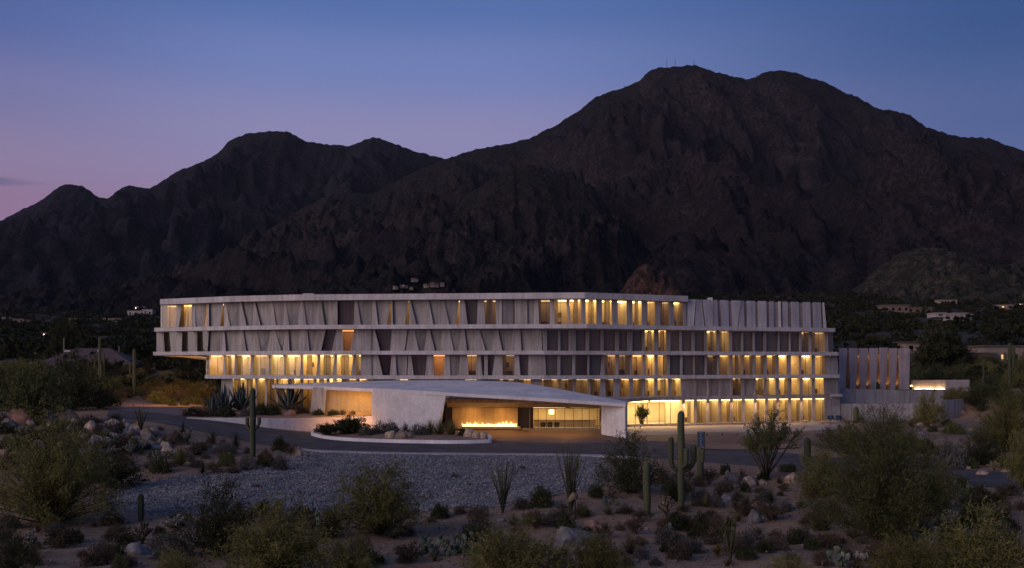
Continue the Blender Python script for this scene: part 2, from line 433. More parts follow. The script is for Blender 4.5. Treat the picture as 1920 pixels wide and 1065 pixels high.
nt.links.new(mixc(nt, .8, br.outputs[0], ramp(nt, n1.outputs[0], [(.3, (.7,.7,.7)), (.7, (1.15,1.15,1.15))]).outputs[0], 'MULTIPLY'), b.inputs['Base Color'])
M['pavers'] = m
nl = smoothline(near_xy, 120); fl = smoothline(far_xy, 120)
tagit(strip('driveway', nl, fl, .03, M['asphalt'], 10), kind='structure')
i0 = np.argmin(abs(nl[:, 0] + 23)); i1 = np.argmin(abs(nl[:, 0] - 13))
off = nl[i0:i1].copy(); off[:, 1] -= 2.4 * sm(off[:, 0], -23, -19)
tagit(strip('footpath', off, nl[i0:i1], .06, M['kerbconc'], 2), kind='structure')
tagit(kerb('kerb', off, .22, .16, M['kerbconc'], -1), kind='structure')
# brown paved court in front of the lobby
court = np.array([unp(918,826), unp(1000,831), unp(1100,832), unp(1180,830), unp(1240,826)])
courtb = np.array([unp(845,804), unp(960,806), unp(1120,807), unp(1173,805), unp(1200,803)])
tagit(strip('entrance_court', smoothline(court, 24), smoothline(courtb, 24), .042, M['pavers'], 6), kind='structure')
# pale concrete apron along the right wing
a1 = np.array([unp(1176,818), unp(1300,814), unp(1450,811), unp(1590,806)]); a2 = np.array([unp(1176,800.5), unp(1300,799), unp(1450,796), unp(1575,792)])
tagit(strip('apron', smoothline(a1, 24), smoothline(a2, 24), .055, M['kerbconc'], 4), kind='structure')
tagit(strip('service_lane', smoothline(np.array([unp(1176,828), unp(1300,828), unp(1450,832), unp(1600,836)]), 24), smoothline(a1, 24), .036, M['pavers'], 4), kind='structure')
# pinkish walk at the far left of the drive
p1 = np.array([unp(196,768), unp(282,773), unp(336,779)]); p2 = np.array([unp(215,764), unp(290,763), unp(372,763)])
tagit(strip('far_footpath', smoothline(p1, 20), smoothline(p2, 20), .05, M['pathconc'], 3), kind='structure')
# sand median
tagit(strip('median', smoothline(np.array([unp(1310,842), unp(1360,845), unp(1430,844), unp(1500,840)]), 20), smoothline(np.array([unp(1310,835), unp(1360,833), unp(1430,833), unp(1500,834)]), 20), .09, M['ground'], 2), kind='structure')

# grey gravel slope in front of the drive
gv_far = np.array([[-40,0],[-30,0],[-22,0],[-10,0],[0,0],[8,0],[11.5,0]], float)
GRAVEL = [(215,945),(240,915),(330,897),(430,890),(520,873),(590,850),(700,852.5),(900,855),(1108,855),(1130,880),(1120,905),(1040,925),(980,938),(900,952),(780,958),(690,965),(600,958),(500,955),(380,965),(260,960)]
gp = np.array([tuple(G(*p)[:2]) for p in GRAVEL])
def inpoly(x, y, poly):
    x = np.asarray(x); y = np.asarray(y); r = np.zeros(x.shape, bool); n = len(poly); j = n - 1
    for i in range(n):
        xi, yi = poly[i]; xj, yj = poly[j]
        c = ((yi > y) != (yj > y)) & (x < (xj - xi) * (y - yi) / (yj - yi + 1e-12) + xi)
        r ^= c; j = i
    return r
gpn = resample(np.vstack([gp, gp[:1]]), 220)[:-1]
_t = np.gradient(gpn, axis=0); _t /= np.linalg.norm(_t, axis=1)[:, None] + 1e-9
gpn = gpn + np.column_stack([-_t[:, 1], _t[:, 0]]) * (fbm(np.arange(len(gpn)) / 7.0, np.zeros(len(gpn)), 3) * .9)[:, None] * (gpn[:, 1] < 101)[:, None]
step = .9
gx = np.arange(gpn[:, 0].min() - 1, gpn[:, 0].max() + 1, step); gy = np.arange(gpn[:, 1].min() - 1, gpn[:, 1].max() + 1, step)
GX, GY = np.meshgrid(gx, gy); ins = inpoly(GX, GY, gpn)
ii = np.arange(GX.size).reshape(GX.shape)
cell = ins[:-1, :-1] | ins[1:, :-1] | ins[:-1, 1:] | ins[1:, 1:]
q = np.stack([ii[:-1, :-1], ii[:-1, 1:], ii[1:, 1:], ii[1:, :-1]], -1)[cell]
tagit(link('gravel_bed', npmesh('gravel_bed', np.column_stack([GX.ravel(), GY.ravel(), gh(GX.ravel(), GY.ravel()) + .03]), q, M['gravelbed'], True)), kind='structure')
def stones(name, n, sampler, smin, smax, mat, seed):
    r = np.random.RandomState(seed); xy = sampler(r, n); n = len(xy)
    base = np.array([[1,0,0],[0,1,0],[-1,0,0],[0,-1,0],[0,0,.7],[0,0,-.5]], float)
    fcs = np.array([[0,1,4],[1,2,4],[2,3,4],[3,0,4],[1,0,5],[2,1,5],[3,2,5],[0,3,5]])
    v = base[None] * (1 + .5 * (r.rand(n, 6, 1) - .5)); v = v + .25 * (r.rand(n, 6, 3) - .5)
    a = r.rand(n) * 6.28; ca, sa = np.cos(a)[:, None], np.sin(a)[:, None]
    s = (smin + (smax - smin) * r.rand(n) ** 2.5)[:, None, None]
    v = np.stack([v[..., 0] * ca - v[..., 1] * sa, v[..., 0] * sa + v[..., 1] * ca, v[..., 2]], -1) * s
    v += np.column_stack([xy, gh(xy[:, 0], xy[:, 1]) + .04])[:, None]
    f = (fcs[None] + 6 * np.arange(n)[:, None, None]).reshape(-1, 3)
    return link(name, npmesh(name, v.reshape(-1, 3), f, mat))
m, nt, out = newmat('gravel_stone'); b = bsdf(nt, out, .9, .2)
n1 = ntex(nt, 6.0, 2, .5)
wnz = nt.nodes.new('ShaderNodeTexVoronoi'); wnz.inputs['Scale'].default_value = 4.0
tc = nt.nodes.new('ShaderNodeTexCoord'); nt.links.new(tc.outputs['Object'], wnz.inputs['Vector'])
sx = nt.nodes.new('ShaderNodeSeparateColor'); nt.links.new(wnz.outputs['Color'], sx.inputs[0])
nt.links.new(ramp(nt, sx.outputs[0], [(.0, (.085,.085,.09)), (.35, (.14,.135,.138)), (.7, (.18,.17,.17)), (1, (.30,.28,.27))]).outputs[0], b.inputs['Base Color'])
M['gravel'] = m
def gs(r, n):
    out = []
    while sum(map(len, out)) < n:
        p = np.column_stack([r.uniform(gpn[:, 0].min(), gpn[:, 0].max(), n), r.uniform(gpn[:, 1].min(), gpn[:, 1].max(), n)])
        out.append(p[inpoly(p[:, 0], p[:, 1], gpn) & (fbm(p[:, 0] / 5 + 3, p[:, 1] / 5, 3) + .25 * r.normal(size=n) < .62)])
    return np.vstack(out)[:n]
tagit(stones('gravel', 56000, gs, .05, .15, M['gravel'], 3), 'grey crushed stone gravel covering the slope below the drive', 'gravel', kind='stuff')
def ge(r, n):
    k = r.randint(len(gpn), size=n); p = gpn[k] + r.normal(size=(n, 2)) * .8
    return p[road_near(p[:, 0]) - p[:, 1] > 2.6]
tagit(stones('gravel_edge', 5200, ge, .04, .15, M['gravel'], 9), 'grey gravel strewn loosely along the ragged rim of the gravel slope', 'gravel', kind='stuff')
def ps(r, n):
    Y = 40 + 75 * r.rand(4 * n) ** .8; X = (r.rand(4 * n) - .5) * 1.15 * Y
    p = np.column_stack([X, Y]); k = (road_near(X) - Y > 1.2) & ~inpoly(X, Y, gpn) & (fbm(X / 6, Y / 6, 2) > -.1)
    return p[k][:n]
M['pebble'] = simple('pebble', (.2,.15,.12), .95, .4, 3.0, 0)
tagit(stones('pebbles', 9000, ps, .02, .12, M['pebble'], 5), 'loose brown pebbles scattered over the bare desert soil', 'pebbles', kind='stuff')

# ------------------------------------------------------------------ mountains
def rockmat(name, c0, c1, c2, veg):
    m, nt, out = newmat(name); b = bsdf(nt, out, .95, .05)
    n1 = ntex(nt, .0045, 7, .62, dist=.6); n2 = ntex(nt, .05, 5, .7); n3 = ntex(nt, .016, 6, .65)
    c = ramp(nt, n1.outputs[0], [(.3, c0), (.5, c1), (.72, c2)]).outputs[0]
    c = mixc(nt, .95, c, ramp(nt, n2.outputs[0], [(.36, (.4,.4,.42)), (.6, (1.25,1.2,1.15))]).outputs[0], 'MULTIPLY')
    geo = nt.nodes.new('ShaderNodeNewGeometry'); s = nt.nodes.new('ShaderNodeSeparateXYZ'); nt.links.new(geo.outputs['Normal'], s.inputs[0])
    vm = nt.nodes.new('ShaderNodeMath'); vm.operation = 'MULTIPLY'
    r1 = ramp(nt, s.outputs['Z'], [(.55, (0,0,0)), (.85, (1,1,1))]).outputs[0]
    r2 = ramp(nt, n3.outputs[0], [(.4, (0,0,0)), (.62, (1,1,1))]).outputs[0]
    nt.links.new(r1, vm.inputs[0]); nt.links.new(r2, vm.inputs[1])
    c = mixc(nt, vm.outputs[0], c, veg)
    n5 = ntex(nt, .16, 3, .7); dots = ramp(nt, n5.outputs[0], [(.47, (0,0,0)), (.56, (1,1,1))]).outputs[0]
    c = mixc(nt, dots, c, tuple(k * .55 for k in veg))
    nt.links.new(c, b.inputs['Base Color'])
    n6 = ntex(nt, .09, 6, .75)
    bump(nt, b, n6.outputs[0], 1.0, 9.0)
    return m
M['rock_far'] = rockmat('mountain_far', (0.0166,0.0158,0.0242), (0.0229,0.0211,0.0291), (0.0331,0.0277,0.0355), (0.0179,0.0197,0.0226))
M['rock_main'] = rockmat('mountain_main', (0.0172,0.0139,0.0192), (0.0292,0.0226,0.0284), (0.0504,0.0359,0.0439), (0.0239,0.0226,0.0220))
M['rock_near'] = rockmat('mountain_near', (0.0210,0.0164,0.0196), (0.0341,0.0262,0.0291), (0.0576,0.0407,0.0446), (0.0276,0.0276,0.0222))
MT = {}
def mountain(name, crest, Yc, Yf, mat, n=330, rows=110, amp=.16, seed=0, fs=1.0, zfoot=None, rough=1.0, prof=1.12, Yend=None):
    cp = np.array(crest, float)
    px = np.linspace(cp[0, 0], cp[-1, 0], n)
    # smooth interpolation of the crest (Catmull-like via cubic hermite)
    m_ = np.gradient(cp[:, 1], cp[:, 0]); k = np.clip(np.searchsorted(cp[:, 0], px) - 1, 0, len(cp) - 2)
    h = cp[k+1, 0] - cp[k, 0]; t = (px - cp[k, 0]) / h
    py = (2*t**3-3*t**2+1)*cp[k,1] + (t**3-2*t**2+t)*h*m_[k]*.6 + (-2*t**3+3*t**2)*cp[k+1,1] + (t**3-t**2)*h*m_[k+1]*.6
    Yc_ = Yc + np.zeros(n) if np.isscalar(Yc) else np.interp(px, *zip(*Yc))
    cx = (px - 960) / F * Yc_; cz = CAMZ - (py - HZ) / F * Yc_
    cz += (noise2(px / 9.0 + seed, np.full(n, 3.3)) * 2.2 + noise2(px / 3.3, np.full(n, seed + .5)) * 1.1) * rough * Yc_ / 2000
    back = 14
    vs = np.concatenate([-np.linspace(1, 0, back, endpoint=False) * .55, np.linspace(0, 1, rows) ** 1.15])
    V, U = np.meshgrid(vs, np.arange(n), indexing='ij')
    X = cx[U] * (1 - .10 * np.clip(V, 0, 1)); Y = Yc_[U] - (Yc_[U] - Yf) * V
    zf = np.minimum(gh(X.ravel(), Y.ravel()).reshape(X.shape), 90) - 6 if zfoot is None else zfoot
    pr = np.where(V >= 0, np.clip(1 - np.clip(V, 0, 1), 0, 1) ** prof, np.clip(1 + V / .8, 0, 1))
    Z = zf + (cz[U] - zf) * pr
    H = np.maximum(cz[U] - zf, 0)
    env = np.clip(np.abs(V) * 6, 0, 1) * np.clip((1 - np.abs(V)) * 2.2, 0, 1)
    wx = X + 90 * fs * fbm(X / (420*fs) + seed, Y / (420*fs), 3)
    sp = ridged((wx + (.75 if seed > 3 else -.6) * Y) / (420 * fs) + seed * 3.1, (Y - .35 * X) / (760 * fs) + seed, 5, .5)
    fine = ridged((X + .5 * Y) / (110 * fs) + seed, (Y - .5 * X) / (130 * fs), 4, .55)
    Z = Z + env * H * amp * (np.minimum(sp - 1.35, 0) * 1.35 + np.minimum(fine - 1.2, 0) * .36) + np.clip(np.abs(V) * 8, 0, 1) * fs * (np.minimum(ridged(X / (46 * fs) + 3, Y / (46 * fs), 3) - 1.2, 0) * 17 + np.minimum(ridged(X / (17 * fs) + 9, Y / (17 * fs), 2) - 1, 0) * 6)
    Z = Z + np.clip(np.abs(V) * 12, 0, 1) * 4.0 * fs * fbm(X / (22*fs), Y / (22*fs), 3)
    i = np.arange(X.size).reshape(X.shape)
    f = np.stack([i[:-1, :-1], i[1:, :-1], i[1:, 1:], i[:-1, 1:]], -1).reshape(-1, 4)
    o = link(name, npmesh(name, np.stack([X.ravel(), Y.ravel(), Z.ravel()], 1), f, mat, True))
    MT[name] = (X, Y, Z, V)
    return tagit(o, kind='structure')
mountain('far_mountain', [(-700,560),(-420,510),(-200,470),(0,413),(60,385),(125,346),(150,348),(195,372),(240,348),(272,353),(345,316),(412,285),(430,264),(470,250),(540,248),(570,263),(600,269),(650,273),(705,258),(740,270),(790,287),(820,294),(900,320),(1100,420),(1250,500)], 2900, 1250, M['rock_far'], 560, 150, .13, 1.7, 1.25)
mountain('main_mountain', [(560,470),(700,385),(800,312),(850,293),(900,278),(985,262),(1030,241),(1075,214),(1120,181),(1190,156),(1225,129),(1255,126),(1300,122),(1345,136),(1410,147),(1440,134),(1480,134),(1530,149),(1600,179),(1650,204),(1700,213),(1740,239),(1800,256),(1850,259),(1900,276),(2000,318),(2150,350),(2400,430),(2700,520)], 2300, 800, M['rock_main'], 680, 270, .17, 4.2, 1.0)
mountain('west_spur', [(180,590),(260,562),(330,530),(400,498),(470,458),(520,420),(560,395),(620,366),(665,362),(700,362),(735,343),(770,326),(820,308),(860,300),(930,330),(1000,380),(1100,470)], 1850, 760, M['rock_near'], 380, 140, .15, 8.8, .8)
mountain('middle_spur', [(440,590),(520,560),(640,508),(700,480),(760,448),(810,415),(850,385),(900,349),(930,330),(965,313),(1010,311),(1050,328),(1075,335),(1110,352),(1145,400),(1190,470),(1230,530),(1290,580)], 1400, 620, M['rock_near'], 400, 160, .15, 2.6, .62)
M['rock_hill'] = rockmat('mountain_hill', (0.0405,0.0354,0.0286), (0.0632,0.0531,0.0442), (0.0948,0.0733,0.0597), (0.0505,0.0531,0.0337))
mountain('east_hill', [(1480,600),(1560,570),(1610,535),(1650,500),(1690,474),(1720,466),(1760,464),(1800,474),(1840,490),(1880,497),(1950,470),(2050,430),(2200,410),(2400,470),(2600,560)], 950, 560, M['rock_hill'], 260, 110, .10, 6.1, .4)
mountain('red_rock_outcrop', [(1150,560),(1165,543),(1180,520),(1195,503),(1208,493),(1222,498),(1232,508),(1245,508),(1258,517),(1290,552)], 840, 700, rockmat('red_rock', (0.0720,0.0372,0.0310), (0.1140,0.0600,0.0496), (0.1620,0.0900,0.0744), (0.0600,0.0420,0.0310)), 90, 40, .35, 3.3, .12, prof=.9)
# ------------------------------------------------------------------ the hotel
RB = random.Random(11)
def poly(pts): return np.array([((px - 960) / F * Y, Y) for px, Y in pts])
def inset(pl, d):
    pl = np.asarray(pl, float); n = len(pl); seg = []
    for i in range(n - 1):
        t = pl[i+1] - pl[i]; t = t / np.linalg.norm(t); nn = np.array([-t[1], t[0]])   # away from camera
        seg.append((pl[i] + nn * d, pl[i+1] + nn * d))
    out_ = [seg[0][0]]
    for i in range(n - 2):
        a, b_ = seg[i]; c_, e = seg[i+1]
        A = np.array([b_ - a, -(e - c_)]).T
        if abs(np.linalg.det(A)) < 1e-6: out_.append(b_); continue
        s = np.linalg.solve(A, c_ - a); out_.append(a + (b_ - a) * s[0])
    out_.append(seg[-1][1]); return np.array(out_)
def hit(pl, px):
    k = (px - 960) / F; best = None
    for i in range(len(pl) - 1):
        a, b_ = pl[i], pl[i+1]; d = b_ - a
        den = d[0] - k * d[1]
        if abs(den) < 1e-9: continue
        s = (k * a[1] - a[0]) / den
        if (-1e-6 <= s <= 1 + 1e-6) or (i == 0 and s < 0) or (i == len(pl) - 2 and s > 1):
            q = a + d * s
            if best is None or q[1] < best[1]: best = q
    return best
class Wall:
    def __init__(s, pts): s.pl = poly(pts); s.c = {}
    def at(s, px, d):
        key = round(d, 3)
        if key not in s.c: s.c[key] = inset(s.pl, d) if d else s.pl
        return hit(s.c[key], px)
    def p(s, px, d, z): q = s.at(px, d); return (q[0], q[1], z)
hotel = empty('hotel_building', (0, 150, 0))
tagit(hotel, 'five storey concrete hotel with angular fins, stacked floor slabs and warmly lit rooms', 'building')
hotel_shift = Vector((0, 150, 0))
def par(o, root=hotel):
    o.parent = root; o.matrix_parent_inverse = Matrix.Translation(-root.location) if root.rotation_euler.z == 0 else root.matrix_basis.inverted(); return o
def hx(name, corners, mat, bevel=0.0, root=None):
    return par(hexa(name, corners, mat, None, bevel), root or hotel)

W5 = Wall([(301,158.7),(430,152),(560,148.3),(800,146.4),(1093,144.3),(1288,151)])
W4 = Wall([(296,158.5),(430,151.8),(560,148),(1018,146),(1300,152),(1562,160)])
W3 = Wall([(386,154),(430,151.8),(560,148),(1020,146),(1300,152),(1568,160.3)])
W2 = Wall([(418,152.6),(560,148.2),(1020,146.2),(1300,152.2),(1572,160.5)])
W1 = Wall([(1176,147.6),(1285,150.6),(1300,152.2),(1574,160.5)])
Z5, Z4, Z3, Z2, Z1 = (14.85,18.45), (11.1,14.2), (7.55,10.5), (4.4,6.95), (.3,3.75)

def slab(name, pts, z0, z1, mat, depth=17.0):
    pl = poly(pts); bk = pl[::-1] + np.array([0, depth]); 
    bk[0] = pl[-1] + np.array([1.0, depth]); 
    return par(extrude_poly(name, [tuple(p) for p in pl] + [tuple(p) for p in bk], z0, z1, mat))
slab('roof_slab', [(300,157.6),(430,150.9),(560,147.2),(800,145.4),(1096,143),(1290,150.3)], 18.45, 19.3, M['conc_pale'])
slab('floor_slab', [(289,157.6),(430,150.6),(560,146.9),(1000,143.9),(1100,143.6),(1300,150.6),(1566,158.9)], 14.25, 14.85, M['conc_pale'])
slab('floor_slab', [(287,157.4),(430,150.7),(560,146.9),(1020,145),(1300,151.1),(1572,159.3)], 10.55, 11.1, M['conc_pale'])
slab('floor_slab', [(384,153),(430,150.7),(560,146.9),(1020,145.2),(1300,151.3),(1574,159.5)], 7.0, 7.55, M['conc_pale'])
slab('floor_slab', [(700,147.6),(1020,146.3),(1300,152.5),(1573,160.8)], 3.78, 4.4, M['conc'])
slab('base_slab', [(418,152.8),(560,148.4),(1020,146.3),(1176,147.2),(1300,151.6),(1576,160)], -.3, .28, M['conc'])
box_par = lambda *a, **k: par(box(*a, **k))
# sloping soffit under the left overhang
xl, xr = P(289,0,157.7).x, P(388,0,154.1).x
hx('soffit', [(xl,157.75,10.48), (xr,154.15,10.48), (xr,154.15,10.545), (xl,157.75,10.545), (xl,171,10.36), (xr,168,9.3), (xr,168,10.545), (xl,171,10.545)], M['plaster'])

def gdep(px): return .42 if px > 1015 else .72
def fin(W, t0, t1, b0, b1, z0, z1, d0=.08, d1=None, mat=None, lean=0.0):
    d1 = gdep((t0 + t1) / 2) + .02 if d1 is None else d1
    skew = RB.uniform(-.35, .35)
    hx('fin', [W.p(b0, d0, z0 - .04), W.p(b1, d0, z0 - .04), W.p(t1, d0 + .06 + lean, z1 + .04), W.p(t0, d0 + .06 + lean, z1 + .04),
               W.p(b0 + 1 + skew, d1, z0 - .04), W.p(b1 - 1 + skew, d1, z0 - .04), W.p(t1 - .3, d1, z1 + .04), W.p(t0 + .3, d1, z1 + .04)], mat or M['conc'], .025)
def panel(W, t0, t1, b0, b1, z0, z1, flip=False):
    e = 1.2; gd = gdep((t0 + t1) / 2) - .1
    da, db = (gd, gd * .45) if not flip else (gd * .45, gd)
    da += RB.uniform(-.1, .04); db += RB.uniform(-.1, .04)
    if RB.random() < .3: da = db = gd * RB.uniform(.6, .9)
    hx('wall_panel', [W.p(b0 - e, da, z0), W.p(b1 + e, db, z0), W.p(t1 + e, db - .08, z1), W.p(t0 - e, da - .08, z1),
                  W.p(b0 - e, da + .12, z0), W.p(b1 + e, db + .12, z0), W.p(t1 + e, db + .04, z1), W.p(t0 - e, da + .04, z1)], M['conc_panel'], .02)
def pane(W, a, b_, z0, z1, mat, d=None, name='window_pane'):
    d = gdep((a + b_) / 2) if d is None else d
    hx(name, [W.p(a, d, z0), W.p(b_, d, z0), W.p(b_, d, z1), W.p(a, d, z1), W.p(a, d + .03, z0), W.p(b_, d + .03, z0), W.p(b_, d + .03, z1), W.p(a, d + .03, z1)], mat)
def curtain(W, a, b_, z0, z1, mat, d=1.35):
    n = max(8, int((b_ - a) * 1.6)); v = []; 
    ph = RB.random() * 6
    for i in range(n + 1):
        px = a + (b_ - a) * i / n; dd = d + .07 * math.sin(i * 1.9 + ph)
        q0 = W.p(px, round(dd, 2), z0 + .03); q1 = W.p(px, round(dd, 2), z1 - .02); v += [q0, q1]
    f = [(2*i, 2*i+2, 2*i+3, 2*i+1) for i in range(n)]
    par(link('curtain', mkmesh('curtain', v, f, mat, True)))
DEPTH = 4.4
def partition(W, px, z0, z1):
    a = W.at(px, 1.06); b_ = W.at(px, DEPTH); 
    c2 = np.array(W.at(px + .8, 1.06)); t = (c2 - a); t = t / np.linalg.norm(t)
    nn = np.array([-t[1], t[0]]); b_ = a + nn * (DEPTH - 1.06)
    w = t * .07
    hx('partition', [(*(a - w), z0), (*(a + w), z0), (*(a + w), z1), (*(a - w), z1), (*(b_ - w), z0), (*(b_ + w), z0), (*(b_ + w), z1), (*(b_ - w), z1)], M['room'])
def ceiling_lamp(W, a, b_, z1, mat, d0=2.0, d1=3.9):
    if z1 < 4 and d0 == 2.0: d0, d1 = 1.1, 3.6
    hx('ceiling_light', [W.p(a, d0, z1 - .12), W.p(b_, d0, z1 - .12), W.p(b_, d0, z1 - .04), W.p(a, d0, z1 - .04), W.p(a, d1, z1 - .12), W.p(b_, d1, z1 - .12), W.p(b_, d1, z1 - .04), W.p(a, d1, z1 - .04)], mat)
def backwall(W, z0, z1, a, b_):
    pl = inset(W.pl, DEPTH); pts = [hit(pl, a)] + [q for q in pl if hit(pl, a)[0] + .5 < q[0] < hit(pl, b_)[0] - .5] + [hit(pl, b_)]
    pts = np.array(pts); bk = pts + np.array([0, .25]); k = len(pts)
    v = [(*q, z0) for q in pts] + [(*q, z1) for q in pts]
    v += [(*q, z0) for q in bk] + [(*q, z1) for q in bk]
    f = [(i, i+1, k+i+1, k+i) for i in range(k-1)] + [(2*k+i+1, 2*k+i, 3*k+i, 3*k+i+1) for i in range(k-1)]
    par(link('room_back_wall', mkmesh('room_back_wall', v, f, M['room'])))
    for q, s in ((pts[0], 1), (pts[-1], -1)): pass
def furn(W, a, b_, z0):
    """sideboard and framed picture on the back wall of a lit room, as fitted parts"""
    if RB.random() < .6:
        h = RB.uniform(.5, 1.0); u0 = a + (b_ - a) * RB.uniform(.05, .3); u1 = u0 + (b_ - a) * RB.uniform(.35, .6)
        hx('cabinet', [W.p(u0, 3.5, z0), W.p(u1, 3.5, z0), W.p(u1, 3.5, z0 + h), W.p(u0, 3.5, z0 + h), W.p(u0, 4.3, z0), W.p(u1, 4.3, z0), W.p(u1, 4.3, z0 + h), W.p(u0, 4.3, z0 + h)], M['wood'])
    if RB.random() < .5:
        u0 = a + (b_ - a) * RB.uniform(.2, .5); u1 = u0 + (b_ - a) * .28; q0 = z0 + 1.2; q1 = z0 + 1.9
        hx('wall_picture', [W.p(u0, 4.3, q0), W.p(u1, 4.3, q0), W.p(u1, 4.3, q1), W.p(u0, 4.3, q1), W.p(u0, 4.37, q0), W.p(u1, 4.37, q0), W.p(u1, 4.37, q1), W.p(u0, 4.37, q1)], M['wood'])
LAMPS = {'bright': 'lamp_bright', 'warm': 'lamp_warm', 'dim': 'lamp_dim', 'orange': 'lamp_orange', 'lit_slit': 'lamp_warm'}
def bays(*runs):
    """what fills each bay between two fins, written as runs of (kind, how many)"""
    return [kind for kind, count in runs for _ in range(count)]
def floor_(W, Z, a, b_, fins, gaps, ztop_cut=0.0, glass=None):
    z0, z1 = Z
    ce = [a] + [(t0 + t1 + p0 + p1) / 4 for t0, t1, p0, p1 in fins] + [b_]
    ext = [(a, a, a, a)] + list(fins) + [(b_, b_, b_, b_)]
    assert len(gaps) == len(fins) + 1, (len(gaps), len(fins))
    for t0, t1, p0, p1 in fins: fin(W, t0, t1, p0, p1, z0, z1)
    backwall(W, z0, z1, a, b_)
    parts = set()
    i = 0
    for i, gkind in enumerate(gaps):
        l, r = ext[i], ext[i+1]; ca, cb = ce[i], ce[i+1]
        T0, T1, B0, B1 = l[1], r[0], l[3], r[2]
        lit = gkind in LAMPS
        dark = gkind in ('dark', 'curtained', 'panel', 'dark_slit')
        pane(W, ca + .15, cb - .15, z0, z1, M['glassdark'] if dark else M['glass'])
        wpx = cb - ca
        if gkind in ('panel', 'lit_slit', 'dark_slit'):
            cut = {'panel': 0, 'lit_slit': .2, 'dark_slit': .13}[gkind] * (T1 - T0)
            panel(W, T0, T1 - cut * (.4 if gkind == 'lit_slit' else 1), B0, B1 - cut - (.1 * (B1 - B0) if gkind == 'lit_slit' else 0), z0, z1, flip=RB.random() < .35)
        if gkind == 'dark' and RB.random() < .8:
            f0 = RB.choice([0, 0, .3]); curtain(W, ca + .5 + wpx * f0, cb - .5, z0, z1, M['curtain_taupe'], gdep((ca + cb) / 2) + .25)
        if gkind == 'curtained':
            curtain(W, ca + .5, cb - .5, z0, z1, M['curtain_grey'], gdep((ca + cb) / 2) + .16)
            ceiling_lamp(W, ca + wpx * .2, cb - wpx * .2, z1, M['fill_faint'])  # added faint glow that lifts the unlit curtained bays
        if lit:
            for q in (i, i + 1): parts.add(q)
            ceiling_lamp(W, ca + wpx * .14, cb - wpx * .14, z1, M[LAMPS[gkind] + '%d' % RB.randrange(4)])
            if gkind in ('bright', 'warm', 'dim') and RB.random() < .75:
                f0 = RB.choice([0, .55, .3]); f1 = f0 + RB.uniform(.28, .45)
                curtain(W, ca + wpx * f0 + .3, ca + wpx * min(f1, .97), z0, z1, M['curtain_warm'])
            if gkind in ('bright', 'warm', 'dim'): furn(W, ca, cb, z0)
            if wpx > 22 and gkind in ('bright', 'warm', 'dim'):
                m_ = ca + wpx * RB.choice([.5, .42, .62]); pane(W, m_ - .35, m_ + .35, z0, z1, M['frame'], gdep(m_) - .05, 'mullion')
    for q in sorted(parts): partition(W, ce[q], z0, z1)

fins5 = [(333,342,329,335),(360,366,359,367),(389,392,387,392),(420,423,420,432),(449,453,446,462.5),(476,478,473,489),(507,511,502,518),(534,536,531,543),(563,569,558,575),(596,602.5,591.6,609),(627.7,633,623,633),(665,670,663,677),(699,704,697,709),(733.5,736,733,737),(768,770,767,781),(801,804,800,813),(830,833,827,842.5),(862,871,861,877.5),(896,908,894,910),(929,941,930,941),(965,989,965,989),(1000,1009,1001,1011),(1031,1039,1031,1040),(1062,1067,1065,1070),(1090,1098,1090,1098),(1118,1129,1118,1129),(1146,1158,1148,1159),(1175,1186,1175,1186),(1203,1214,1203,1214),(1228,1238,1228,1238),(1255,1263,1255,1265),(1280,1287,1281,1288)]
floor_(W5, Z5, 302, 1289, fins5, bays(('dim',1),('warm',1),('lit_slit',2),('panel',7),('dark',1),('panel',1),('lit_slit',2),('panel',2),('lit_slit',1),('dark',1),('dim',1),('dark_slit',2),('dim',1),('bright',6),('dim',2),('bright',1),('panel',1)))
fins4 = [(296,307,295,309),(333,342,329,341),(364,370,360,370),(390,392,387,389),(419,421,415,424),(448,456,442,462),(478,482,473,489),(508,516,500,528),(536,541,530,543),(564,576,560,580),(596,611,587,602),(631,642,622,644),(664,697,657,697),(699,703,698,713),(735,764,731,759),(768,777,761,786),(801,806,795,816),(831,843,825,851),(865,871,860,876),(894,899,886,911),(928,934,923,942),(963,976,957,978),(998,1015,990,1017),(1019,1026,1019,1026),(1046,1051,1046,1051),(1066,1080,1066,1080),(1098,1105,1098,1105),(1126,1132,1126,1132),(1153,1161,1153,1161),(1176,1186,1176,1186),(1203,1209,1203,1209),(1226,1235,1226,1235),(1249,1257,1249,1257),(1273,1279,1273,1279),(1296,1303,1296,1303),(1320,1325,1320,1325),(1343,1349,1343,1349),(1367,1373,1367,1373),(1389,1394,1389,1394),(1411,1416,1411,1416),(1431,1437,1431,1437),(1458,1462,1458,1462),(1479,1483,1479,1483),(1498,1503,1498,1503),(1516,1522,1516,1522),(1546,1552,1547,1554)]
floor_(W4, Z4, 294.5, 1561, fins4, bays(('panel',1),('curtained',3),('panel',7),('dark',1),('orange',1),('panel',1),('dark',1),('panel',9),('curtained',7),('bright',1),('warm',1),('curtained',3),('bright',1),('dim',1),('curtained',2),('dark',1),('curtained',3),('dim',2),('curtained',1)))
